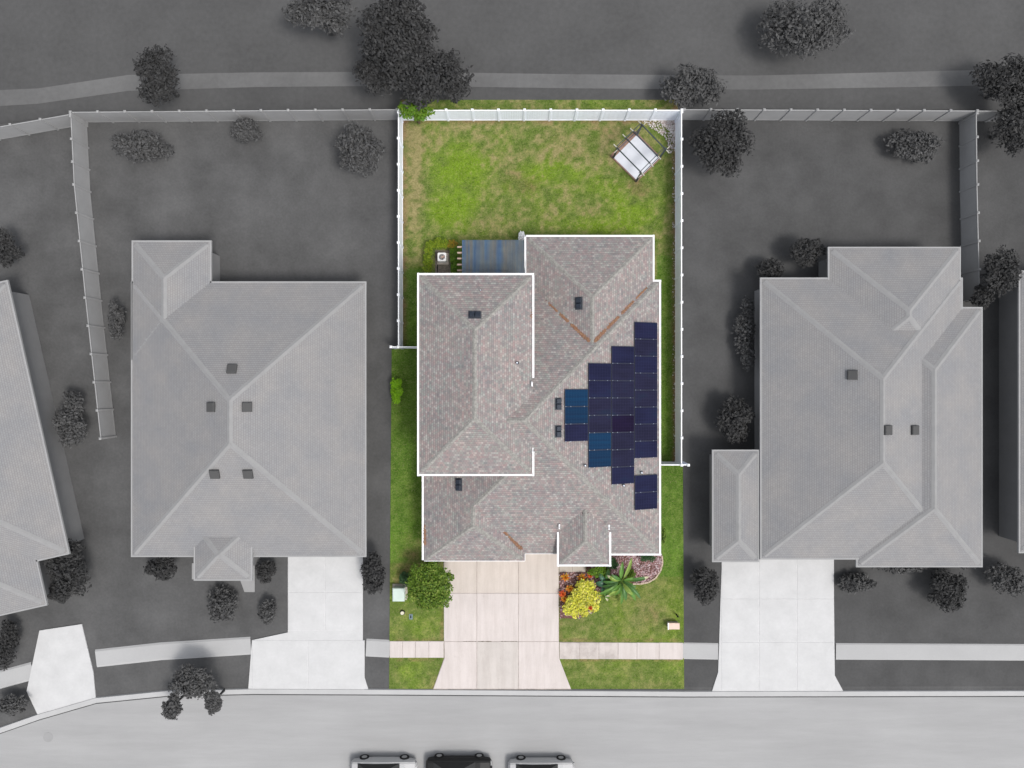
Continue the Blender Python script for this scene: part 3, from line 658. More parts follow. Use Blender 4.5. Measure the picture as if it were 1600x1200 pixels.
def vent_pipe(px, py, lab, r=.06):
    p = onroof(px, py); t_ = thing('vent_pipe', lab, 'vent pipe', p, 0, 'pale plumbing vent pipes on the roof')
    MB().tube((0, 0, -.08), (0, 0, .30), r, n=12, cap=False).tube((0, 0, .27), (0, 0, .275), r * .8, n=12).build('pipe', M['pipe'], t_)
    MB().tube((0, 0, -.06), (0, 0, .07), r * 2.1, r * 1.2, n=12).build('flashing', M['vent2'], t_)
vent_pipe(808, 567, 'small pale vent pipe on the east slope of the taller roof')
vent_pipe(914, 727, 'small pale vent pipe at the lower left corner of the second solar column')
vent_pipe(1002, 738, 'small pale vent pipe in the roof gap between the right solar panels')
vent_pipe(974, 758, 'small pale vent pipe just below the third solar column')
vent_pipe(751, 454, 'thin dark vent pipe near the rear gutter of the taller roof', .03)

# needles caught in the valleys
def debris(pts, n, w, lab):
    mb = MB()
    for i in range(n):
        k = rnd.random() ** .55
        if math.sin(k * 37) * math.sin(k * 13 + 1) > .35 and k < .8: continue
        w_ = w * (.35 + .75 * k); seg = k * (len(pts) - 1); i0 = min(int(seg), len(pts) - 2); f = seg - i0
        px = pts[i0][0] * (1 - f) + pts[i0 + 1][0] * f + rnd.gauss(0, w_); py = pts[i0][1] * (1 - f) + pts[i0 + 1][1] * f + rnd.gauss(0, w_)
        p = onroof(px, py); a = rnd.random() * math.pi; l = rnd.uniform(.04, .10); ww = rnd.uniform(.015, .035); z = p.z + rnd.uniform(.01, .05)
        u = Vector((math.cos(a), math.sin(a), 0)); v = Vector((-u.y, u.x, 0))
        c = Vector((p.x, p.y, 0))
        V = []
        for s1, s2 in ((-l, -ww), (l, -ww), (l, ww), (-l, ww)):
            q = c + u * s1 + v * s2; V.append((q.x, q.y, max(planes(q.x, q.y) + .01, z + rnd.uniform(-.01, .01))))
        mb.add(V, [(0, 1, 2, 3)])
    tag(mb.build('fallen_needles', M['debris']), lab, 'leaf litter', None, 'stuff')
def valley(a, c, n=7): return [(a[0] + (c[0] - a[0]) * i / (n - 1), a[1] + (c[1] - a[1]) * i / (n - 1)) for i in range(n)]
# true valley lines projected back into the picture
def proj(x, y, z): s = F / (CAM_H - z); return (800 + x * s, 600 - y * s)
def vline(x0, y0, z0, x1, y1, z1): return valley(proj(x0, y0, z0), proj(x1, y1, z1))
zr = ZE + 4.215 * T
debris(vline(9.3, 6.75, ZE, 5.30, 2.75, zr), 520, .75, 'orange brown needles lying in the valley right of the rear wing')
debris(vline(2.2, 5.5, ZE + 1.3 * T, 4.95, 2.75, zr), 460, .7, 'orange brown needles lying in the valley left of the rear wing')
debris([(786, 829), (815, 858)], 220, .8, 'orange brown needles lying at the edge of the garage roof')
debris(valley((831.5, 437), (831.5, 500)), 120, .5, 'dry leaves along the east gutter of the taller roof')
debris(valley((664, 815), (664, 850)), 90, .5, 'dry leaves along the garage gutter')

# ------------------------------------------------------------------ solar panels
panel_cols = {}
def panel_mat(name, c, reflection_band=False):
    m, t, b = nodes(name); tc = t.nodes.new("ShaderNodeTexCoord"); sx = t.nodes.new("ShaderNodeSeparateXYZ"); t.links.new(tc.outputs['Object'], sx.inputs[0])
    def grid(sock, per, wd):
        md = t.nodes.new("ShaderNodeMath"); md.operation = 'PINGPONG'; md.inputs[1].default_value = per / 2; t.links.new(sock, md.inputs[0])
        lt = t.nodes.new("ShaderNodeMath"); lt.operation = 'LESS_THAN'; lt.inputs[1].default_value = wd; t.links.new(md.outputs[0], lt.inputs[0]); return lt.outputs[0]
    pos = geo_pos(t)
    mpq = t.nodes.new("ShaderNodeMapping"); mpq.inputs['Scale'].default_value = (.35, 1.3, 1); t.links.new(pos, mpq.inputs[0])
    base = ramp(t, noise(t, mpq.outputs[0], 1.0, 3), [(.38, tuple(x * .85 for x in c)), (.56, tuple(x * 1.1 for x in c)), (.74, (c[0] * .8, c[1] * 1.25 + .001, c[2] * 1.15))])
    if reflection_band:
        mp = t.nodes.new("ShaderNodeMapping"); mp.inputs['Scale'].default_value = (.05, 4.5, 1); t.links.new(tc.outputs['Object'], mp.inputs[0])
        base = ramp(t, noise(t, mp.outputs[0], 1.2, 2), [(.35, c), (.65, (c[0] * 1.0, c[1] * 1.5, c[2] * 1.4))])  # stretched streaks: a blue reflection painted into the cell colour
    c1 = mixc(t, grid(sx.outputs[0], .19, .006), base, (c[0] * 2.2 + .004, c[1] * 2.2 + .004, c[2] * 1.8 + .006))
    c1 = mixc(t, grid(sx.outputs[1], .19, .005), c1, (c[0] * 1.8 + .003, c[1] * 1.8 + .003, c[2] * 1.6 + .005))
    t.links.new(c1, b.inputs['Base Color']); b.inputs['Roughness'].default_value = .22; b.inputs['Specular IOR Level'].default_value = .06
    return m
PM = {'navy': panel_mat('navy_cells', (.009, .010, .031)), 'slate': panel_mat('slate_cells', (.011, .011, .028)), 'violet': panel_mat('violet_cells', (.007, .004, .018)),
      'blue': panel_mat('blue_reflection_cells', (.004, .018, .048), True), 'teal': panel_mat('teal_reflection_cells', (.004, .015, .040), True)}
M['pframe'] = mat('panel_frame', (.012, .016, .035), .4, .5, metal=.3)
M['clamp'] = mat('panel_clamp', (.34, .38, .46), .3, .5, metal=.8)
ang = math.atan(T)
def on_east(px, py, lift=.11):
    z = 4.0
    for _ in range(40):
        p = P(px, py, z); z = z * .5 + .5 * (ZE + (X1 - p.x) * T + lift)
    return P(px, py, z)
ordn = ['topmost', 'second', 'third', 'fourth', 'fifth', 'sixth', 'seventh', 'lowest']
proto = {}
def panel(px0, px1, py0, py1, kind, lab):
    a = on_east(px0, (py0 + py1) / 2); c = on_east(px1, (py0 + py1) / 2); mid = (a + c) / 2
    W = (c - a).length - .012; H = (py1 - py0) * (CAM_H - mid.z) / F - .012
    t_ = thing('solar_panel', lab, 'solar panel', mid, 0, 'solar panels on the east roof slope'); t_.rotation_euler = (0, ang, 0)
    fr = MB(); k = .022
    fr.box(-W / 2, -H / 2, -.04, W / 2, -H / 2 + k, .004); fr.box(-W / 2, H / 2 - k, -.04, W / 2, H / 2, .004); fr.box(-W / 2, -H / 2 + k, -.04, -W / 2 + k, H / 2 - k, .004); fr.box(W / 2 - k, -H / 2 + k, -.04, W / 2, H / 2 - k, .004)
    fr.build('frame', M['pframe'], t_)
    MB().box(-W / 2 + k, -H / 2 + k, -.035, W / 2 - k, H / 2 - k, -.001).build('glass', PM[kind], t_)
    cl = MB()
    for cx in (-W * .46, -W * .25, W * .33): cl.bbox(cx - .022, -H / 2 - .02, .0, cx + .022, -H / 2 + .02, .014, .003)
    cl.build('clamp', M['clamp'], t_)
    rl = MB(); rl.box(-W * .25 - .02, -H / 2, -.1, -W * .25 + .02, H / 2, -.041); rl.box(W * .33 - .02, -H / 2, -.1, W * .33 + .02, H / 2, -.041); rl.build('rail', M['clamp'], t_)
C4 = ['navy', 'slate', 'navy', 'slate', 'slate', 'navy', 'slate', 'navy']
desc = {'navy': 'dark navy', 'slate': 'purplish navy', 'violet': 'near black violet', 'blue': 'bright blue reflection painted', 'teal': 'mid blue reflection painted'}
for i in range(8): panel(991.6, 1027.2, 503.5 + i * 26.5, 530 + i * 26.5, C4[i], f'{desc[C4[i]]} solar panel, {ordn[i]} of eight down the column beside the right gutter')
for i, nm in ((0, 'upper'), (1, 'lower')): panel(992, 1027.2, 742 + i * 27, 769 + i * 27, 'navy', f'dark navy solar panel, {nm} one of the separate pair near the right gutter')
C3 = ['navy', 'slate', 'slate', 'slate', 'violet', 'slate', 'slate', 'navy']
for i in range(8): panel(955.8, 991.2, 541 + i * 26.9, 567.9 + i * 26.9, C3[i], f'{desc[C3[i]]} solar panel, {ordn[i]} down the second column from the right gutter')
C2 = ['navy', 'navy', 'slate', 'slate', 'blue', 'teal']
o6 = ordn[:5] + ['lowest']
for i in range(6): panel(919.5, 955.4, 567.5 + i * 27.1, 594.6 + i * 27.1, C2[i], f'{desc[C2[i]]} solar panel, {o6[i]} down the third column from the gutter')
C1 = ['blue', 'teal', 'navy']
for i in range(3): panel(882.5, 919.1, 608 + i * 27.2, 635.2 + i * 27.2, C1[i], f'{desc[C1[i]]} solar panel, {["top", "middle", "bottom"][i]} of the short column beside the box vents')

# ------------------------------------------------------------------ patio cover
def corrugated():
    t_ = thing('patio_cover', 'blue grey corrugated patio roof behind the taller part of the house', 'patio cover', (-1.2, 7.0, 0))
    o = Vector((-1.2, 7.0, 0))
    a = P(722, 375, 2.62); c = P(821, 430, 2.75); x0, x1 = a.x, c.x - .02; y1, y0 = a.y, 6.45
    m, t, b = nodes('corrugated_sheet'); pos = geo_pos(t)
    mp = t.nodes.new("ShaderNodeMapping"); mp.inputs['Scale'].default_value = (1.0, .06, 1); t.links.new(pos, mp.inputs[0])
    c1 = ramp(t, noise(t, mp.outputs[0], 2.0, 3, .5), [(.36, (.045, .095, .165)), (.48, (.08, .105, .125)), (.60, (.105, .105, .10)), (.7, (.055, .10, .15))])
    mp2 = t.nodes.new("ShaderNodeMapping"); mp2.inputs['Scale'].default_value = (1.4, 1.0, 1); t.links.new(pos, mp2.inputs[0])
    c2 = ramp(t, noise(t, mp2.outputs[0], 1.4, 3), [(.35, (.8, .85, .95)), (.65, (1.15, 1.12, 1.05))])
    t.links.new(mixc(t, 1.0, c1, c2, 'MULTIPLY'), b.inputs['Base Color']); b.inputs['Roughness'].default_value = .4; b.inputs['Transmission Weight'].default_value = .0; b.inputs['Alpha'].default_value = .88
    n = 5; W = (x1 - x0) / n
    for k in range(n):
        xs = [x0 + W * k + W * i / 60 for i in range(61)] if True else None
        V = []; nx = 61
        for i, x in enumerate(xs):
            z = 2.64 + .018 * math.sin((x - x0) / .09 * 2 * math.pi) + .004 * k
            V += [(x - o.x + (0 if i < nx - 1 else .03), y0 - o.y, z + .10), (x - o.x + (0 if i < nx - 1 else .03), y1 - o.y, z)]
        fs_ = [(2 * i, 2 * i + 2, 2 * i + 3, 2 * i + 1) for i in range(nx - 1)]
        MB().add(V, fs_).build('roof_sheet', m, t_, True)
    for py in (386, 395, 404, 413.5, 422.5):
        p = P(714.5, py, 2.5); MB().box(p.x - o.x, p.y - .05 - o.y, 2.42, x1 - o.x, p.y + .05 - o.y, 2.56).build('rafter', M['rafter'], t_)
    MB().box(x0 + .1 - o.x, y1 - .35 - o.y, 2.26, x1 - .1 - o.x, y1 - .22 - o.y, 2.42).build('beam', M['rafter'], t_)
    MB().box(x0 + .25 - o.x, y0 - o.y, 2.262, x0 + .38 - o.x, y1 - .35 - o.y, 2.418).build('beam', M['rafter'], t_)
    for x in (x0 + .3, x1 - .4): MB().box(x - .06 - o.x, y1 - .34 - o.y, 0, x + .06 - o.x, y1 - .23 - o.y, 2.26).build('post', M['rafter'], t_)
corrugated()
flat('patio', [(722, 378), (822, 378), (822, 432), (722, 432)], -.03, .035, M['conc_warm'], kind='structure')
# crumpled pale sheet by the gutter corner
def crumple(px, py, r, lab):
    p = P(px, py, .35); bm = bmesh.new(); bmesh.ops.create_icosphere(bm, subdivisions=3, radius=r)
    for v in bm.verts:
        k = 1 + .45 * math.sin(v.co.x * 31 + v.co.y * 17) * math.cos(v.co.y * 23 + v.co.z * 19); v.co *= k; v.co.z *= .8; v.co.y *= 1.25; v.co.x *= .85
    me = bpy.data.meshes.new('plastic_sheet'); bm.to_mesh(me); bm.free(); me.materials.append(M['white'])
    o = bpy.data.objects.new('plastic_sheet', me); o.location = p; col.objects.link(o); tag(o, lab, 'plastic sheet')
crumple(815, 369, .25, 'crumpled whitish plastic sheet by the gutter corner behind the house')

# ------------------------------------------------------------------ air conditioner on its gravel pad
flat('gravel_bed', [(680, 391), (704, 391), (704, 430), (680, 430)], -.03, .03, M['gravelbase'], kind='structure')
def aircon():
    p = P(690.5, 401.5, .8); t_ = thing('air_conditioner', 'white outdoor air conditioner with rusty round fan on the gravel pad', 'air conditioner', (p.x, p.y, 0.03))
    MB().bbox(-.40, -.40, 0, .40, .40, .08, .01).build('pad', M['conc_warm'], t_)
    def rr(w, r, n=5):
        pts = []
        for cx, cy, a0 in ((w - r, w - r, 0), (-w + r, w - r, 90), (-w + r, -w + r, 180), (w - r, -w + r, 270)):
            for i in range(n): a = R(a0 + 90 * i / (n - 1)); pts.append((cx + r * math.cos(a), cy + r * math.sin(a)))
        return pts
    o_ = rr(.30, .09); N = len(o_); V = [(x, y, .08) for x, y in o_] + [(x, y, .77) for x, y in o_] + [(x * .95, y * .95, .80) for x, y in o_]
    ins = [(.215 * math.cos(R(9 + 360 * i / N)), .215 * math.sin(R(9 + 360 * i / N))) for i in range(N)]
    V += [(x, y, .80) for x, y in ins] + [(x, y, .66) for x, y in ins]
    fs_ = []
    for l in range(4): fs_ += [(l * N + i, l * N + (i + 1) % N, (l + 1) * N + (i + 1) % N, (l + 1) * N + i) for i in range(N)]
    MB().add(V, fs_).build('cabinet', M['ac_white'], t_)
    MB().tube((0, 0, .60), (0, 0, .66), .214, n=24).build('fan_well', M['ac_grille'], t_)
    MB().tube((0, 0, .68), (0, 0, .75), .085, .07, n=16).build('fan_hub', M['rust'], t_)
    for k in range(3):
        a = R(120 * k + 20); u = Vector((math.cos(a), math.sin(a), 0)); w_ = Vector((-u.y, u.x, 0))
        MB().add([u * .07 + w_ * .04 + Vector((0, 0, .73)), u * .07 - w_ * .04 + Vector((0, 0, .69)), u * .2 - w_ * .07 + Vector((0, 0, .69)), u * .2 + w_ * .07 + Vector((0, 0, .73))], [(0, 1, 2, 3)]).build('fan_blade', M['rust'] if k == 0 else M['ac_grille'], t_)
    gz_ = MB()
    for r_ in (.08, .125, .17, .212):
        for i in range(24):
            a0, a1 = R(15 * i), R(15 * i + 15); gz_.beam((r_ * math.cos(a0), r_ * math.sin(a0), .805), (r_ * math.cos(a1), r_ * math.sin(a1), .805), .006, .006)
    for i in range(8): a = R(45 * i); gz_.beam((0, 0, .804), (.22 * math.cos(a), .22 * math.sin(a), .804), .006, .006)
    gz_.build('grille', M['ac_white'], t_)
aircon()
b = MB(); q = [P(686, 407, .05), P(684, 411, .05), P(683.5, 418, .05), P(683.5, 430, .05)]
for a, c in zip(q, q[1:]): b.tube(a, c, .03, n=8)
tag(b.build('coolant_pipe', M['dark']), 'dark insulated pipe running over gravel from air conditioner to the house wall', 'pipe')

# ------------------------------------------------------------------ foliage
def leaves(lobes, n, size, seed, aspect=2.0, up=.5, inner=.35):
    rs = np.random.RandomState(seed); vol = np.array([l[3] * l[4] * l[5] for l in lobes]) ** .75; pr = vol / vol.sum()
    idx = rs.choice(len(lobes), n, p=pr); L = np.array(lobes)[idx]
    d = rs.normal(size=(n, 3)); d /= np.linalg.norm(d, axis=1)[:, None]; d[:, 2] = np.where(d[:, 2] < -.35, -d[:, 2] * .6, d[:, 2])
    r = 1 - (1 - inner) * rs.rand(n) ** 1.7 * .9 + rs.normal(size=n) * .05
    # lumpy outline
    bumpy = 1 + .14 * np.sin(d[:, 0] * 7 + seed) * np.cos(d[:, 1] * 6 + seed * 2) + .08 * np.sin(d[:, 2] * 11 + d[:, 0] * 9)
    p = L[:, :3] + d * (r * bumpy)[:, None] * L[:, 3:6]
    nn = d * (1 - up) + np.array([0, 0, up]) + rs.normal(size=(n, 3)) * .38; nn /= np.linalg.norm(nn, axis=1)[:, None]
    a = np.cross(nn, rs.normal(size=(n, 3))); a /= np.linalg.norm(a, axis=1)[:, None]; c = np.cross(nn, a)
    s = size * rs.uniform(.6, 1.35, n)[:, None]; w = s / aspect
    v0 = p - a * s * .5; v1 = p + c * w * .5 - nn * s * .08; v2 = p + a * s * .5 - nn * s * .05; v3 = p - c * w * .5 - nn * s * .08
    V = np.stack([v0, v1, v2, v3], 1).reshape(-1, 3)
    F_ = np.arange(n * 4).reshape(-1, 4)
    return V, F_
def foliage_obj(name, lobes, n, size, seed, m, parent, origin, **kw):
    V, F_ = leaves(lobes, n, size, seed, **kw); V = V - np.array(origin)
    me = bpy.data.meshes.new(name); me.from_pydata(V.tolist(), [], F_.tolist()); me.materials.append(m); me.update()
    return link(bpy.data.objects.new(name, me), parent)
def tree(name, px, py, zc, r, lab, cat, m, bark, n=2500, size=.2, seed=1, lobes_n=7, group=None, sq=(1, 1), flatten=.75, extra=None, **kw):
    """trunk, limbs and a lobed crown; the crown's middle shows at (px, py)"""
    c = P(px, py, zc); base = Vector((c.x, c.y, 0)); t_ = thing(name, lab, cat, base, 0, group)
    rs = random.Random(seed); lobes = [(c.x, c.y, c.z, r * .62 * sq[0], r * .62 * sq[1], r * .62 * flatten)]
    for k in range(lobes_n):
        a = 2 * math.pi * k / lobes_n + rs.uniform(-.3, .3); d = r * rs.uniform(.45, .62); rr_ = r * rs.uniform(.34, .46)
        lobes.append((c.x + math.cos(a) * d * sq[0], c.y + math.sin(a) * d * sq[1], c.z + rs.uniform(-.35, .25) * r * flatten, rr_ * sq[0] ** .5, rr_ * sq[1] ** .5, rr_ * flatten))
    if extra: lobes = [(*P(ex, ey, zc).xy, zc, er, er, er * flatten) for ex, ey, er in extra]
    foliage_obj('crown', lobes, n, size, seed, m, t_, base, **kw)
    tb = MB(); h = max(.15, c.z - r * flatten * .4); rt = .045 + r * .06
    tb.tube((0, 0, -.05), (0, 0, h), rt, rt * .6, n=8)
    for k in range(5):
        a = 2 * math.pi * k / 5 + .4; e = Vector((math.cos(a) * r * .55 * sq[0], math.sin(a) * r * .55 * sq[1], c.z + .1 * r)); tb.tube((0, 0, h * .75), e, rt * .45, rt * .15, n=6)
    tb.build('trunk', bark, t_)
    return t_
tree('tree', 671, 914, 1.9, 1.66, 'round leafy green tree beside the driveway at the garage corner', 'tree', M['leaf_tree'], M['bark'], 5600, .19, 3, 8, flatten=.6, extra=[(671, 914, 1.05), (654, 898, .62), (652, 920, .62), (664, 938, .66), (684, 936, .62), (694, 918, .62), (688, 900, .66), (670, 892, .66), (677, 884, .40), (643, 932, .36), (673, 948, .34), (699, 934, .34), (647, 888, .30), (702, 902, .33), (698, 945, .2), (644, 910, .4)])
tree('shrub', 634, 905, .6, .55, 'dark bluish green shrub behind the pale green cabinet', 'shrub', M['leaf_dark'], M['bark'], 700, .17, 5)
tree('shrub', 672, 876.5, .45, .42, 'low dark green shrub at the garage corner under the eave', 'shrub', M['leaf_tree'], M['bark'], 420, .14, 9)
tree('tree', 648, 172, 2.3, 1.1, 'green tree behind the back fence leaning over its left end', 'tree', M['leaf_hedge_dk'], M['bark'], 1100, .24, 12, 6, sq=(1.25, .62))
# hedge of clipped shrubs round the air conditioner
hl = [(672, 384, 'yellow green hedge shrub at the left rear corner of the gravel pad', 'leaf_hedge'), (683, 380, 'yellow green hedge shrub left of centre in the rear row', 'leaf_hedge'), (694, 380, 'yellow green hedge shrub right of centre in the rear row', 'leaf_hedge'),
      (706, 382, 'red tipped hedge shrub at the rear corner near the rafters', 'leaf_redtip'), (669, 396, 'yellow green hedge shrub in the left row, upper one', 'leaf_hedge'), (668, 409, 'yellow green hedge shrub in the left row, middle one', 'leaf_hedge'),
      (668, 422, 'yellow green hedge shrub in the left row against the house', 'leaf_hedge'), (710, 393, 'mid green hedge shrub beside the rafters, upper one', 'leaf_hedge_dk'), (710, 406, 'mid green hedge shrub beside the rafters, middle one', 'leaf_hedge_dk'), (710, 420, 'mid green hedge shrub beside the rafters, against the house', 'leaf_hedge_dk')]
for i, (px, py, lab, mm) in enumerate(hl):
    tree('hedge_shrub', px, py, .62, .40, lab, 'shrub', M[mm], M['bark'], 620, .10, 20 + i, 5, 'clipped shrubs round the air conditioner', sq=(1.0, 1.1) if i < 4 else (.95, 1.15), inner=.55)
tree('shrub', 620, 611, .75, .62, 'bright lime green rounded shrub on the left edge of the side lawn', 'shrub', M['leaf_lime'], M['bark'], 1500, .12, 41, 6, sq=(.85, 1.8), inner=.6)
tree('croton_shrub', 907, 936, .65, 1.52, 'large round bright yellow shrub beside the driveway bed', 'shrub', M['leaf_yellow'], M['bark'], 3400, .17, 44, 9, flatten=.45, extra=[(915, 920, .62), (925, 935, .62), (912, 945, .68), (895, 948, .60), (888, 953, .42), (928, 947, .42), (902, 930, .5), (912, 958, .30), (898, 960, .28), (909, 914, .4), (922, 914, .36), (892, 938, .35)])
tree('shrub', 1012, 872, .45, .40, 'low dark green shrub under the eave at the back of the rock bed', 'shrub', M['leaf_dark'], M['bark'], 420, .13, 46, 5, sq=(2.0, .7))
tree('shrub', 937, 893, .5, .62, 'mixed green shrub between the porch and the broad leaved plant', 'shrub', M['leaf_hedge_dk'], M['bark'], 900, .17, 47, 6, sq=(1.4, .8))
tree('shrub', 1037, 838, .6, .45, 'low dark green shrub beside the right wall of the house', 'shrub', M['leaf_tree'], M['bark'], 500, .12, 48, 5, sq=(.4, 1.7))

tree('shrub', 956, 880, .5, .50, 'dark green shrub tucked between the porch wall and the rock bed', 'shrub', M['leaf_dark'], M['bark'], 700, .17, 49, 6, sq=(1.1, 1.0))
tree('shrub', 985, 898, .35, .42, 'low leafy green clump under the arching broad leaved plant', 'shrub', M['leaf_tree'], M['bark'], 420, .18, 50, 5)
tree('shrub', 958, 912, .35, .55, 'low green clump on the lawn side of the broad leaved plants', 'shrub', M['leaf_tree'], M['bark'], 560, .22, 51, 6)
def rosette(px, py, r_, lab, m, seed, name='bromeliad', n=16, z0=.05):
    rs = random.Random(seed); c = P(px, py, .2); t_ = thing(name, lab, 'plant', (c.x, c.y, z0), 0, 'orange rosette plants in the front bed')
    for ring, k0, m_ in ((0, 1.0, m), (1, .62, m)):
        mb = MB()
        for i in range(n if ring == 0 else n // 2 + 2):
            a = 2 * math.pi * i / (n if ring == 0 else n // 2 + 2) + rs.uniform(-.2, .2); L = r_ * k0 * rs.uniform(.8, 1.15); u = Vector((math.cos(a), math.sin(a), 0)); s = Vector((-u.y, u.x, 0)); V = []
            for j in range(5):
                f = j / 4; ww = .045 * math.sin(math.pi * min(.98, f * .75 + .22)); zz = .06 + (.26 if ring == 0 else .34) * math.sin(f * 2.0) ** 1
                p = u * L * f; V += [p + s * ww + Vector((0, 0, zz + .015)), p + Vector((0, 0, zz)), p - s * ww + Vector((0, 0, zz + .015))]
            fs_ = []
            for j in range(4):
                for k in range(2): fs_.append((3 * j + k, 3 * j + k + 1, 3 * j + k + 4, 3 * j + k + 3))
            mb.add(V, fs_)
        mb.build('leaf_whorl', m_, t_, True)
rosette(883, 901, .34, 'orange yellow rosette plant nearest the walkway corner', M['leaf_orange'], 1)
rosette(909, 902, .36, 'orange rosette plant between the walkway and the yellow shrub', M['leaf_orange'], 2)
rosette(890, 918.5, .32, 'orange rosette plant left of the yellow shrub', M['leaf_orange'], 3)
rosette(879, 927, .30, 'vivid red orange rosette plant against the drive edge', M['leaf_red'], 4)
rosette(881.5, 935, .28, 'yellow orange rosette plant just below the red orange one', M['leaf_orange'], 5)
rosette(922, 898, .22, 'small red rosette plant by the mixed green shrub', M['leaf_red'], 6)
rosette(920, 942.5, .17, 'orange rosette plant pushing up through the yellow shrub', M['leaf_red'], 7, z0=.95)

# broad leaved plant: every blade a part
def blade(parent, a, L, W, m, rise=.8, droop=1.0, z0=.5, tip=None, origin=(0, 0)):
    u = Vector((math.cos(a), math.sin(a), 0)); s = Vector((-u.y, u.x, 0)); V = []; n = 12; bend = rnd.uniform(-.38, .38); W = W * rnd.uniform(.78, 1.0)
    for j in range(n + 1):
        f = j / n; wv = W * .5 * (math.sin(math.pi * min(1, max(0, (f - .16) / .84))) ** .6 if f > .16 else .05) * (1 + .06 * math.sin(f * 31))
        z = z0 + rise * math.sin(f * 1.5) - droop * f * f
        p = u * L * f + Vector((origin[0], origin[1], z)) + s * bend * L * f * f
        wv = max(wv, .02)
        V += [p + s * wv + Vector((0, 0, .10 * wv / W * 2)), p + s * wv * .5 + Vector((0, 0, .05)), p, p - s * wv * .5 + Vector((0, 0, .05)), p - s * wv + Vector((0, 0, .10 * wv / W * 2))]
    fs_ = [(5 * j + k, 5 * j + k + 1, 5 * j + k + 6, 5 * j + k + 5) for j in range(n) for k in range(4)]
    mb = MB(); mb.add(V, fs_); mb.mi = [1 if (tip and i // 4 >= n - 2) else 0 for i in range(len(fs_))]
    mb.build('leaf', [m, M['leaf_tip']], parent, True)
def broad_plant(px, py, lab, specs):
    c = P(px, py, 0); t_ = thing('broad_leaved_plant', lab, 'plant', c, 0, 'broad leaved plants in front of the house')
    st = MB()
    for k in range(4): st.tube((.06 * math.cos(k * 1.6), .06 * math.sin(k * 1.6), 0), (.1 * math.cos(k * 1.6), .1 * math.sin(k * 1.6), .7), .05, .035, n=7)
    st.build('stem', M['leaf_banana'][1], t_)
    for (deg, L, W, mi, rise, droop, z0, tip) in specs: blade(t_, R(deg), L, W, M['leaf_banana'][mi], rise, droop, z0, tip)
broad_plant(968, 903, 'broad leaved green plant with arching blades in front of the right window', [
    (-22, 1.7, .34, 1, .7, .5, .6, 0), (-40, 1.8, .34, 0, .6, .8, .5, 0), (-68, 1.5, .34, 1, .6, .7, .5, 0), (-96, 1.1, .30, 0, .7, .8, .5, 0), (-112, 1.5, .34, 2, .7, .8, .6, 1), (-138, 1.85, .30, 0, .7, .7, .6, 0), (-155, 1.4, .30, 1, .6, .7, .6, 0),
    (-170, 1.3, .34, 1, .7, .7, .6, 0), (158, 1.1, .36, 2, .8, .5, .7, 1), (104, 1.45, .34, 0, .9, .4, .8, 0), (68, 1.9, .30, 2, .9, .3, .9, 0), (30, 1.0, .30, 0, .8, .5, .7, 0), (14, 1.9, .32, 1, .8, .4, .7, 1), (-60, .9, .26, 2, .9, .3, .8, 0), (-128, .9, .3, 0, .9, .3, .8, 0), (128, 1.0, .28, 1, 1.0, .3, .8, 0), (-5, 1.0, .26, 1, .8, .3, .6, 0), (-80, 1.75, .26, 0, .5, .7, .5, 0), (-48, 1.3, .26, 2, .8, .8, .6, 0)])
broad_plant(948, 907, 'dark bluish broad leaved plant between the porch and the arching plant', [
    (150, .95, .40, 3, .5, .4, .4, 0), (100, .95, .36, 1, .6, .4, .4, 0), (190, .85, .42, 3, .5, .5, .3, 0), (-70, 1.1, .34, 0, .6, .6, .3, 0), (-110, 1.3, .32, 0, .6, .7, .3, 1), (30, .8, .34, 1, .5, .3, .5, 0), (240, .8, .36, 3, .4, .4, .3, 0)])

# ------------------------------------------------------------------ rock beds
def inpoly(x, y, pts):
    r_ = False; n = len(pts)
    for i in range(n):
        x1, y1 = pts[i][0], pts[i][1]; x2, y2 = pts[(i + 1) % n][0], pts[(i + 1) % n][1]
        if (y1 > y) != (y2 > y) and x < (x2 - x1) * (y - y1) / (y2 - y1) + x1: r_ = not r_
    return r_
ico = bmesh.new(); bmesh.ops.create_icosphere(ico, subdivisions=1, radius=1); ICV = [v.co.copy() for v in ico.verts]; ICF = [tuple(v.index for v in f.verts) for f in ico.faces]; ico.free()
def rocks(name, pts, n, s0, s1, m, lab, cat, seed, z=.03):
    rs = random.Random(seed); mb = MB(); xs = [p[0] for p in pts]; ys = [p[1] for p in pts]; k = 0
    while k < n:
        x, y = rs.uniform(min(xs), max(xs)), rs.uniform(min(ys), max(ys))
        if not inpoly(x, y, pts): continue
        k += 1; p = P(x, y, z); s = rs.uniform(s0, s1); rot = Matrix.Rotation(rs.random() * 6.28, 3, 'Z') @ Matrix.Rotation(rs.random() * 6.28, 3, 'X')
        sc = Vector((rs.uniform(.7, 1.3), rs.uniform(.6, 1.1), rs.uniform(.45, .8)))
        mb.add([p + rot @ Vector((v.x * sc.x, v.y * sc.y, v.z * sc.z)) * s * rs.uniform(.85, 1.15) for v in ICV], ICF)
    tag(mb.build(name, m), lab, cat, None, 'stuff')
bedL = [(873.8, 894), (916, 894), (916, 884), (955, 884), (955, 905), (938, 930), (930, 955), (905, 966), (874.5, 966)]
bedR = [(953, 866), (1034, 866), (1034, 880), (1030, 893), (1021, 903), (1008, 909), (994, 911), (985, 910), (975, 900), (955, 900)]
flat('planting_bed', bedL, -.03, .034, M['mulch'], kind='structure'); flat('planting_bed', bedR, -.03, .036, M['mulch'], kind='structure')
rocks('lava_rock', bedL, 900, .035, .075, M['rock'], 'purplish red lava rock filling the bed beside the driveway', 'rocks', 5, .045)
rocks('lava_rock', bedR, 1300, .035, .080, M['rock'], 'pinkish lava rock filling the curved bed at the right front corner', 'rocks', 6, .045)
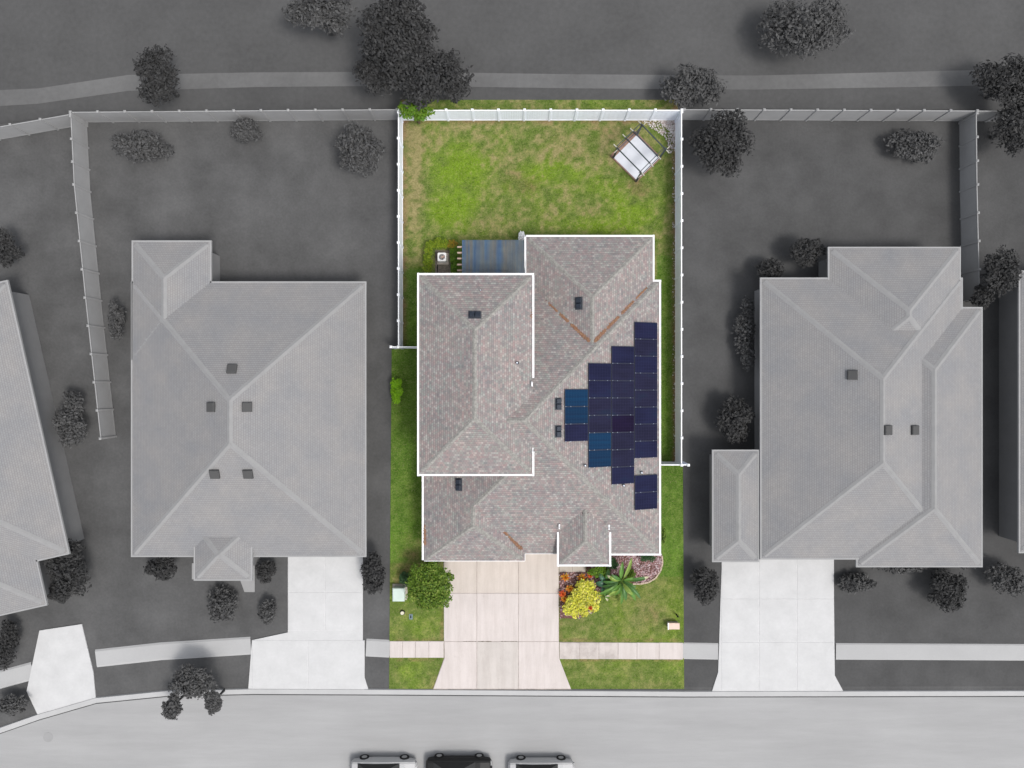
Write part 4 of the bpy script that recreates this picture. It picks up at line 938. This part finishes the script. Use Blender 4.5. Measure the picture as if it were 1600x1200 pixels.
ed = [(1034, 868), (1035, 880), (1031.5, 892), (1024, 903), (1013, 909.5), (1000, 912), (988, 912)]
edg = thing('bed_edging', 'curved pinkish block edging around the lava rock bed', 'edging', P(1010, 911))
eo = edg.location
for a, c in zip(ed, ed[1:]):
    A, B = P(*a), P(*c); L = (B - A).length; n = max(1, round(L / .30))
    for i in range(n): p0 = A.lerp(B, (i + .04) / n) - eo; p1 = A.lerp(B, (i + .96) / n) - eo; MB().beam((p0.x, p0.y, .10), (p1.x, p1.y, .10), .10, .13).build('edging_block', M['paver'], edg)
rocks('pebbles', [(1003, 189), (1055, 189), (1055, 236), (1046, 240), (1040, 215), (1018, 200)], 330, .03, .075, M['pebble'], 'pale pebbles and rubble scattered in the back right corner', 'pebbles', 8, .03)
rocks('pebbles', [(1030, 188), (1055, 188), (1055, 215), (1048, 205)], 260, .04, .09, M['pebble'], 'thick patch of pale rubble right in the fence corner', 'pebbles', 9, .03)
rocks('pebbles', [(1050, 240), (1056, 240), (1056.5, 720), (1052, 720)], 260, .02, .05, M['pebble'], 'loose pale stones along the foot of the right fence', 'pebbles', 10, .02)

# ------------------------------------------------------------------ pergola and its pad
pad_c = [(995, 211), (1030, 247), (994.5, 282), (959, 247)]
pr = thing('patio_pad', 'pale square concrete pad with timber edging, turned on its corner in the back yard', 'concrete pad', P(994.5, 247))
o_ = pr.location; q = [P(*p) - o_ for p in pad_c]
MB().prism([(p.x, p.y) for p in q], -.02, .09).build('slab', M['slabwhite'], pr)
cen = sum(q, Vector()) / 4
for i in range(4):
    a, c = q[i], q[(i + 1) % 4]; out = ((a + c) / 2 - cen).normalized(); d = (c - a).normalized(); k = .055 if i != 3 else .15; w = .09 if i != 3 else .28
    MB().beam((*(a + out * k - d * .1).xy, .10), (*(c + out * k + d * .1).xy, .10), w, .12).build('edging', M['timber'], pr)
def pergola():
    ZT = 2.1; tc_ = [P(1003, 194, ZT), P(1039.5, 232, ZT), P(1001.5, 270, ZT), P(964.5, 231, ZT)]; bc = [P(995, 212, 0), P(1031.5, 246.5, 0), P(994.5, 283, 0), P(958.5, 247.5, 0)]
    t_ = thing('pergola', 'open dark metal pergola frame with four crossing rafters over the pale pad', 'pergola', P(994.5, 247)); o = t_.location
    for k in range(4): a = (bc[k] + Vector((tc_[k].x, tc_[k].y, 0))) / 2 - o; MB().box(a.x - .055, a.y - .055, 0, a.x + .055, a.y + .055, ZT - .04).build('post', M['charcoal'], t_)
    def bm_(a, c, w, h, name, tips=True):
        a = a - o; c = c - o; d = (c - a).normalized(); MB().beam(a + d * .28, c - d * .28, w, h).build(name, M['charcoal'], t_)
        if tips: MB().beam(a, a + d * .28, w * .96, h * .96).beam(c - d * .28, c, w * .96, h * .96).build('beam_end', M['beam_tip'], t_)
    for (i, j) in ((0, 3), (1, 2)):
        A, B = tc_[i], tc_[j]; d = (B - A).normalized(); s = Vector((-d.y, d.x, 0)) * .10
        for sg in (-1, 1): bm_(A - d * .35 + s * sg, B + d * .35 + s * sg, .04, .14, 'side_beam', sg > 0)
    for a, c in (((997, 188), (1046, 239)), ((985, 200), (1033, 248.5)), ((973, 209.5), (1021, 260)), ((959, 225), (1007, 274))):
        bm_(P(*a, ZT + .13), P(*c, ZT + .13), .045, .13, 'rafter')
    if 0: MB().beam(tc_[0] - o + Vector((.1, -.1, .1)), q_mid(tc_[0], tc_[1]) - o + Vector((0, 0, .1)), .03, .05).build('cable', M['charcoal'], t_)
def q_mid(a, b): return (a + b) / 2
pergola()

# ------------------------------------------------------------------ fences
def fence(name, pts, spacing, H, m, mcap, lab, detail=True, skip_last=False):
    A0 = Vector(pts[0]); t_ = thing(name, lab, 'fence', (A0.x, A0.y, 0))
    def post(p):
        ps = MB().box(-.065, -.065, -.05, .065, .065, H + .07).build('post', m, t_, loc=p - Vector((A0.x, A0.y, 0)))
        MB().add([(-.085, -.085, H + .07), (.085, -.085, H + .07), (.085, .085, H + .07), (-.085, .085, H + .07), (-.085, -.085, H + .10), (.085, -.085, H + .10), (.085, .085, H + .10), (-.085, .085, H + .10), (0, 0, H + .16)],
                 [(3, 2, 1, 0), (0, 1, 5, 4), (1, 2, 6, 5), (2, 3, 7, 6), (3, 0, 4, 7), (4, 5, 8), (5, 6, 8), (6, 7, 8), (7, 4, 8)]).build('cap', mcap, ps)
    for s in range(len(pts) - 1):
        A, B = Vector((*pts[s][:2], 0)), Vector((*pts[s + 1][:2], 0)); L = (B - A).length; n = max(1, round(L / spacing)); d = (B - A) / n; u = d.normalized(); a_ = math.atan2(u.y, u.x); l = d.length
        board = MB(); nb = 10
        for k in range(nb):
            x0 = .065 + (l - .13) * k / nb; x1 = .065 + (l - .13) * (k + 1) / nb; board.box(x0 + .002, -.016, .12, x1 - .002, .016, H - .12) if k % 2 else board.box(x0 + .002, -.010, .12, x1 - .002, .010, H - .12)
        if not detail: board = MB().box(.065, -.016, .1, l - .065, .016, H - .1)
        rail = MB().box(.065, -.03, H - .12, l - .065, .03, H); rail2 = MB().box(.065, -.03, .03, l - .065, .03, .12)
        pm = board.build('panel', m, t_); rm = rail.build('top_rail', mcap, t_); rb = rail2.build('bottom_rail', mcap, t_)
        for k in range(n):
            loc = A + d * k - Vector((A0.x, A0.y, 0))
            if k: pm = link(pm.copy(), t_); rm = link(rm.copy(), t_); rb = link(rb.copy(), t_)
            for ob in (pm, rm, rb): ob.location = loc; ob.rotation_euler = (0, 0, a_)
            post(A + d * k)
        if s == len(pts) - 2 and not skip_last: post(B)
    return t_
FY = 18.56; FX0 = -7.70; FX1 = 11.50; H_ = 1.83
xs_p = [FX0, -6.24] + [-4.47 + 1.773 * k for k in range(9)] + [FX1]
fence('fence', [(x, FY, 0) for x in xs_p], 3.0, H_, M['vinyl'], M['vinyl_cap'], 'white vinyl privacy fence across the back of the green lawn')
yl = P(0, 542, 1.83).y; yr = P(0, 726.5, 1.83).y
fence('fence', [(FX0, FY - .14, 0), (FX0, yl, 0)], 1.8, H_, M['vinyl'], M['vinyl_cap'], 'white vinyl fence down the left side of the green back yard', skip_last=True)
fence('fence', [(FX1, FY - .14, 0), (FX1, yr, 0)], 1.8, H_, M['vinyl'], M['vinyl_cap'], 'white vinyl fence down the right side of the green lot', skip_last=True)
fence('fence', [(FX0 - .5, yl, 0), (FX0, yl, 0), (X0 + .43, yl, 0)], 1.9, H_, M['vinyl'], M['vinyl_cap'], 'short white fence joining the left side fence to the house wall')
fence('fence', [(X1 - .43, yr, 0), (FX1, yr, 0), (FX1 + .45, yr, 0)], 2.1, H_, M['vinyl'], M['vinyl_cap'], 'short white fence joining the right side fence to the house wall')
def gpx(l): return [P(*p) for p in l]
fence('fence', gpx([(-160, 250), (0, 218), (136, 194)]), 1.83, H_, M['g_fence'], M['g_trim'], 'grey toned fence at the far left behind the corner yard', False)
fence('fence', gpx([(136, 191), (627, 187)]), 1.83, H_, M['g_fence'], M['g_trim'], 'grey toned back fence of the left neighbouring yard', False)
fence('fence', gpx([(136, 197), (141, 300), (158, 470), (181, 682)]), 1.83, H_, M['g_fence'], M['g_trim'], 'grey toned slanting fence between the two left hand yards', False)
fence('fence', gpx([(1059, 187), (1700, 190)]), 1.83, H_, M['g_fence'], M['g_trim'], 'grey toned back fence of the right neighbouring yard', False)
fence('fence', gpx([(1499, 193), (1500, 300), (1504, 470)]), 1.83, H_, M['g_fence'], M['g_trim'], 'grey toned fence between the two right hand yards', False)

# ------------------------------------------------------------------ small things on the front lawns
def cabinet():
    p0 = P(613, 919, .75); p1 = P(632, 940, .75); t_ = thing('utility_cabinet', 'pale mint green utility cabinet at the left edge of the front lawn', 'cabinet', ((p0.x + p1.x) / 2, (p0.y + p1.y) / 2, 0)); w = (p1.x - p0.x) / 2; h = (p0.y - p1.y) / 2
    MB().box(-w + .04, -h + .04, 0, w - .04, h - .04, .66).build('body', M['mint'], t_); MB().bbox(-w, -h, .66, w, h, .76, .05).build('lid', M['mint'], t_); MB().box(w - .05, -.08, .35, w - .01, .08, .42).build('latch', M['ac_grille'], t_)
    MB().box(-w - .1, -h - .1, -.02, w + .1, h + .1, .05).build('plinth', M['conc_warm'], t_)
cabinet()
p = P(628.7, 957.5, .1); t_ = thing('valve_cover', 'round cream capped pipe standing in the left front lawn', 'valve cover', (p.x, p.y, 0))
MB().tube((0, 0, -.02), (0, 0, .12), .17, n=20).build('collar', M['dark'], t_); MB().tube((0, 0, .12), (0, 0, .2), .135, .12, n=20).build('cap', M['cream'], t_)
p = P(642, 963.5, 0); t_ = thing('water_meter', 'small blue grey water meter lid sunk in the left front lawn', 'water meter', (p.x, p.y, 0.01))
MB().bbox(-.13, -.19, -.02, .13, .19, .035, .02).build('box', mat('blue_grey_plastic', (.14, .19, .20), .7, .2), t_); MB().bbox(-.04, -.10, .035, .04, .10, .045, .005).build('lid', M['dark'], t_)
def pedestal():
    a = P(1043.5, 973.5, .5); c = P(1062, 983.5, .5); t_ = thing('brick_letterbox', 'salmon topped letterbox block at the right edge of the front lawn', 'letterbox', ((a.x + c.x) / 2, (a.y + c.y) / 2, 0)); w = (c.x - a.x) / 2; h = (a.y - c.y) / 2
    MB().box(-w + .05, -h + .05, 0, w - .05, h - .05, .45).build('post', M['conc_warm'], t_); MB().bbox(-w, -h, .45, w, h, .51, .02).build('cap', M['salmon'], t_); MB().bbox(-w, -h - .012, .51, -w + .06, h + .012, .525, .005).build('trim', M['white'], t_)
pedestal()
p = P(1057.5, 961, .2); MBo = MB().tube((0, 0, -.02), (0, 0, .5), .05, n=10).tube((0, 0, .5), (0, 0, .56), .075, .03, n=10); o = MBo.build('marker_post', M['dark'], loc=(p.x, p.y, 0)); tag(o, 'short dark marker post on the lawn above the salmon letterbox block', 'post')

# ------------------------------------------------------------------ grass tufts on the plot
def tufts():
    rs = np.random.RandomState(3); n = 30000; px = rs.uniform(612, 1064, n); py = rs.uniform(190, 1075, n)
    ok = np.ones(n, bool)
    for (x0, x1, y0, y1) in ((652, 1032, 428, 878), (720, 1022, 368, 430), (662, 720, 370, 430), (690, 876, 860, 1080), (612, 1070, 998, 1034), (872, 955, 870, 968), (955, 1036, 864, 914), (655, 695, 870, 890), (955, 1036, 206, 286), (674, 692, 1030, 1080), (874, 895, 1030, 1080)):
        ok &= ~((px > x0) & (px < x1) & (py > y0) & (py < y1))
    ok &= ~((py < 545) & (px < 632)) & ~((py < 728) & (px > 1054))
    X = (px[ok] - 800) * CAM_H / F; Y = (600 - py[ok]) * CAM_H / F; n = len(X)
    a = rs.rand(n) * 6.28; l = rs.uniform(.03, .085, n); h = rs.uniform(.02, .05, n); w = rs.uniform(.006, .014, n)
    b0 = np.stack([X - np.sin(a) * w, Y + np.cos(a) * w, np.full(n, .005)], 1); b1 = np.stack([X + np.sin(a) * w, Y - np.cos(a) * w, np.full(n, .005)], 1); tp = np.stack([X + np.cos(a) * l, Y + np.sin(a) * l, h], 1)
    V = np.stack([b0, b1, tp], 1).reshape(-1, 3); F_ = np.arange(3 * n).reshape(-1, 3)
    me = bpy.data.meshes.new('grass'); me.from_pydata(V.tolist(), [], F_.tolist()); me.materials.append(M['grass_blade'])
    tag(link(bpy.data.objects.new('grass', me)), 'short coarse grass standing up out of the green lawn', 'grass', None, 'stuff')
tufts()

# ------------------------------------------------------------------ neighbouring houses
def grey_house(lab, origin, rz, blocks, vents=(), doors=True, m=None, name='house'):
    t_ = thing(name, lab, 'house', origin, rz)
    first = None
    for (x0, x1, y0, y1, z, caps) in blocks:
        fs, ln = hip_faces(x0, x1, y0, y1, z)
        r_ = roof_part(fs, 'roof', m or M['g_shingle'], t_); first = first or r_
        MB().box(x0 + .03, y0 + .03, z - .2, x1 - .03, y1 - .03, z - .02).build('soffit', M['g_trim'], t_)
        walls(x0 + .45, x1 - .45, y0 + .45, y1 - .45, -.1, z - .19, M['g_wall'], t_)
        b = MB(); b.box(x0 - .1, y0 - .1, z - .14, x1 + .1, y0, z + .01).box(x0 - .1, y1, z - .14, x1 + .1, y1 + .1, z + .01).box(x0 - .1, y0, z - .14, x0, y1, z + .01).box(x1, y0, z - .14, x1 + .1, y1, z + .01)
        b.build('gutter', M['g_trim'], t_)
        for k, (a, c) in enumerate(ln): cap_line(a, c, r_, M['g_cap'], .18, .35, name='ridge_cap' if k == 4 else 'hip_cap')
    hgt = lambda x, y: max([z + min(x - x0, x1 - x, y - y0, y1 - y) * T for (x0, x1, y0, y1, z, _) in blocks if x0 <= x <= x1 and y0 <= y <= y1] or [3])
    for (x, y) in vents:
        e = .05; n_ = Vector((-(hgt(x + e, y) - hgt(x - e, y)) / .1, -(hgt(x, y + e) - hgt(x, y - e)) / .1, 1)).normalized()
        v = MB().bbox(-.3, -.3, 0, .3, .3, .18, .04).build('roof_vent', M['g_vent'], t_, loc=(x, y, hgt(x, y))); v.rotation_euler = Vector((0, 0, 1)).rotation_difference(n_).to_euler()
    return t_, hgt
def B(px0, px1, py0, py1, z=2.7, caps=1):
    a = P(px0, py1, z); c = P(px1, py0, z); return (a.x, c.x, a.y, c.y, z, caps)
def rv(blocks, px, py):
    z = 4.5
    for _ in range(25):
        p = P(px, py, z); hs_ = [b[4] + min(p.x - b[0], b[1] - p.x, p.y - b[2], b[3] - p.y) * T for b in blocks if b[0] <= p.x <= b[1] and b[2] <= p.y <= b[3]]
        z = .5 * z + .5 * (max(hs_) if hs_ else 3)
    p = P(px, py, z); return (p.x, p.y)
bA = [B(207, 570, 442, 868), B(208, 328, 378, 560, 2.7), B(305, 392, 820, 905, 2.95)]
hA, _ = grey_house('wide grey toned hip roofed house left of the green plot', (0, 0, 0), 0, bA, [rv(bA, *p) for p in ((331, 636), (386, 636), (336, 740), (388, 740), (363, 577))])
MB().box(-16.9, -11.32, .05, -10.6, -11.26, 2.15).build('garage_door', M['g_trim'], hA)
bC = [B(1190, 1502, 436, 872), B(1296, 1499, 388, 600, 2.72), B(1340, 1533, 482, 884, 2.68), B(1115, 1184, 705, 876, 2.6)]
hC, _ = grey_house('grey toned hip roofed house with a side wing right of the green plot', (0, 0, 0), 0, bC, [rv(bC, *p) for p in ((1332, 586), (1386, 672), (1428, 672))])
MB().box(13.9, -11.25, .05, 14.6, -11.2, 2.15).build('garage_door', M['g_trim'], hC)
# house at the far left, turned to follow the bend of the street
ne = P(10, 440, 2.7); se = P(106, 864, 2.7); d = (ne - se); Ls = d.length; rz = math.atan2(d.y, d.x) - math.pi / 2
bBl = [(-15, 0, 0, Ls, 2.7, 1), (-8.5, -2.2, -3.0, 6, 2.7, 1)]
hB, _ = grey_house('grey toned house cut off by the left edge, turned towards the bend', (se.x, se.y, 0), rz, bBl, [(-3.0, 6.5)])
bD = [B(1594, 1930, 425, 862)]
grey_house('grey toned house barely showing at the right edge', (0, 0, 0), 0, bD)
flat('entry_path', [(300, 880), (398, 880), (398, 925), (382, 925), (375, 905), (300, 905)], -.04, .02, M['g_patio'], kind='structure')

# trees and shrubs of the neighbourhood
TG = 'grey toned trees and shrubs around the neighbouring houses'
GT = [  # px, py, crown height, radius, material, label, squash
    (106, 888, 1.8, 1.75, 'g_leaf', 'blackish tree between the two left hand houses, left of the front lawn', (.85, 1.35)),
    (93, 925, 1.2, 1.0, 'g_leaf', 'blackish shrub at the foot of the dark tree by the left driveway', (1, .7)),
    (253, 887, 1.3, 1.15, 'g_leaf', 'round blackish shrub under the front eave of the left house', (1.1, .75)),
    (347, 945, .7, 1.3, 'g_leaf2', 'low dark shrub in the left neighbour front lawn', (1, 1.0)),
    (415, 895, .9, .85, 'g_leaf', 'dark upright shrub beside the left neighbour driveway, upper one', (.8, 1.0)),
    (418, 955, .7, .85, 'g_leaf2', 'dark shrub beside the left neighbour driveway, lower one', (.8, 1.1)),
    (584, 898, 1.6, 1.2, 'g_leaf', 'blackish tree right of the left neighbour driveway', (.75, 1.5)),
    (300, 1065, 2.0, 1.45, 'g_leaf2', 'street tree on the grass verge leaning over the road', (1.3, 1)),
    (268, 1105, 2.0, .85, 'g_leaf2', 'grey toned crown lobe shaped after shadow on the road, left of two', (.8, 1.1)),  # this lobe and the next are leaves built where shadow shapes lie
    (332, 1098, 2.0, .8, 'g_leaf2', 'grey toned crown lobe shaped after shadow on the road, right of two', (.7, 1.1)),
    (12, 1005, 1.0, 1.1, 'g_leaf', 'dark shrub at the left edge beside the corner driveway', (.7, 2)),
    (18, 1102, .8, .95, 'g_leaf2', 'low shrub on the verge at the lower left edge', (1.3, .8)),
    (560, 235, 2.0, 1.9, 'g_leaf2', 'dark tree in the left neighbour back yard near the lot fence', (1, 1)),
    (218, 228, 1.2, 1.6, 'g_leaf2', 'low dark bush behind the left house by the slanting fence', (1.5, .7)),
    (385, 205, 1.0, 1.2, 'g_leaf2', 'small dark bush against the left neighbour back fence', (1, .7)),
    (244, 120, 3.0, 1.8, 'g_leaf', 'lone dark tree beyond the back fence on the left', (.9, 1.2)),
    (618, 55, 4.0, 2.8, 'g_leaf', 'large dark tree beyond the back fence at the top of the picture', (1, 1.1)),
    (665, 118, 3.0, 2.4, 'g_leaf', 'dark tree behind the back fence, right of the large one', (1.7, .9)),
    (590, 110, 3.0, 1.7, 'g_leaf', 'dark tree behind the back fence, left below the large one', (1, 1.1)),
    (500, 18, 3.0, 2.0, 'g_leaf2', 'loose dark tree near the top edge, left of centre', (1.4, .8)),
    (1128, 222, 2.5, 2.2, 'g_leaf', 'dark tree in the right neighbour back yard next to the lot fence', (1.05, 1.15)),
    (1085, 135, 2.0, 1.8, 'g_leaf2', 'dark bush behind the right end of the back fence', (1.4, .8)),
    (1262, 393, 1.8, 1.15, 'g_leaf', 'dark tree at the rear left corner of the right house', (1.2, .9)),
    (1205, 420, 1.4, 1.0, 'g_leaf', 'dark shrub beside the rear left corner of the right house', (1.3, .8)),
    (1148, 655, 1.6, 1.6, 'g_leaf', 'dark tree above the side wing of the right house', (.8, 1.25)),
    (1165, 520, 1.0, 1.1, 'g_leaf2', 'tall dark hedge along the left wall of the right house', (.7, 3.2)),
    (1191, 770, 1.8, .55, 'g_leaf2', 'narrow dark shrub between the side wing and the right house', (.6, 3.2)),
    (1102, 915, 1.3, 1.35, 'g_leaf', 'blackish tree left of the right neighbour driveway', (.75, 1.1)),
    (1482, 922, 1.5, 1.6, 'g_leaf', 'blackish round tree in the right neighbour front lawn', (1.1, 1)),
    (1340, 912, .7, 1.1, 'g_leaf2', 'low dark shrub right of the right neighbour driveway', (1.3, .7)),
    (1512, 868, 1.2, 1.0, 'g_leaf2', 'dark shrub at the front right corner of the right house', (1, 1)),
    (1408, 885, .8, .9, 'g_leaf2', 'low planting under the front eave of the right house', (3.2, .5)),
    (1560, 425, 2.5, 1.5, 'g_leaf', 'blackish tree between the two right hand houses, upper one', (.9, 1.2)),
    (1535, 465, 1.8, .9, 'g_leaf', 'dark shrub below the tree between the right hand houses', (.8, 1)),
    (1588, 195, 2.5, 1.7, 'g_leaf', 'blackish tree inside the fence at the far right', (1, 1.3)),
    (1580, 128, 2.5, 2.0, 'g_leaf', 'dark tree beyond the fence at the far right', (1.4, .9)),
    (1430, 225, 1.0, 1.5, 'g_leaf2', 'low dark bush in the right neighbour back yard', (1.5, .9)),
    (1255, 40, 2.5, 2.4, 'g_leaf2', 'loose dark tree near the top edge, right of the middle', (1.6, .9)),
    (8, 390, 1.8, 1.2, 'g_leaf', 'dark shrub at the left edge behind the corner house', (.9, 1.2)),
    (112, 660, 1.2, 1.4, 'g_leaf2', 'dark shrub at the foot of the slanting fence', (.9, 1.8)),
    (182, 500, 1.0, .9, 'g_leaf2', 'dark shrub against the left wall of the left house', (.7, 1.9)),
    (1575, 905, 1.2, 1.3, 'g_leaf2', 'dark shrub in front of the house at the right edge', (1.3, .9)),
]
for i, (px, py, zc, r_, mm, lab, sq) in enumerate(GT):
    if True: tree('tree' if 'tree' in lab.split() else 'shrub', px, py, zc, r_, lab, 'tree' if 'tree' in lab.split()[:6] else 'shrub', M[mm], M['g_bark'], int(700 + 500 * r_ * r_), .20 + .03 * r_, 100 + i, 7, TG, sq=sq)

# ------------------------------------------------------------------ cars parked along the far kerb
def car(px, py, m, lab):
    p = P(px, py, 0); t_ = thing('parked_car', lab, 'car', (p.x, p.y, -.005), 0, 'cars parked along the lower edge')
    st = [(-2.30, .62, .45, .55), (-2.15, .80, .35, .80), (-1.5, .88, .30, .92), (-.6, .90, .30, .95), (.6, .90, .30, .95), (1.5, .88, .30, .90), (2.15, .78, .32, .72), (2.32, .58, .45, .55)]
    V = []
    for (x, w, zb, zt) in st: V += [(x, -w, zb), (x, -w * 1.0, (zb + zt) / 2), (x, -w * .93, zt - .06), (x, -w * .8, zt), (x, w * .8, zt), (x, w * .93, zt - .06), (x, w, (zb + zt) / 2), (x, w, zb)]
    n = len(st); fs_ = [(8 * i + k, 8 * i + (k + 1) % 8, 8 * i + 8 + (k + 1) % 8, 8 * i + 8 + k) for i in range(n - 1) for k in range(8)] + [tuple(range(8)), tuple(range(8 * n - 1, 8 * n - 9, -1))]
    MB().add(V, [f[::-1] for f in fs_]).build('body', m, t_, False)
    MB().add([(-1.75, -.74, .90), (1.15, -.76, .92), (1.15, .76, .92), (-1.75, .74, .90), (-1.05, -.58, 1.42), (.35, -.60, 1.45), (.35, .60, 1.45), (-1.05, .58, 1.42)], [(0, 1, 5, 4), (1, 2, 6, 5), (2, 3, 7, 6), (3, 0, 4, 7)]).build('window', M['g_glass'], t_)
    MB().bbox(-1.1, -.61, 1.40, .40, .61, 1.475, .04).build('roof', m, t_)
    for x in (-1.4, 1.4):
        for y in (-.82, .82): w = MB().tube((x, y - .1, .32), (x, y + .1, .32), .33, n=18).build('wheel', M['g_tyre'], t_); MB().tube((x, y - .105, .32), (x, y + .105, .32), .19, n=12).build('rim', M['g_trim'], w)
    for y in (-.55, .55): MB().bbox(2.2, y - .16, .55, 2.3, y + .16, .68, .02).build('headlight', M['g_trim'], t_)
car(602, 1199, M['g_paint'], 'pale grey car at the bottom edge, left of the black one')
car(718, 1197, M['g_black'], 'black car cut off by the bottom edge of the picture')
car(845, 1200, M['g_paint'], 'pale grey car at the bottom edge, right of the black one')
p = P(75, 1152, 0); o = MB().tube((0, 0, -.03), (0, 0, .004), .34, n=24).build('manhole_cover', M['g_patio'], loc=(p.x, p.y, 0)); tag(o, 'round manhole cover in the street at the lower left', 'manhole cover')
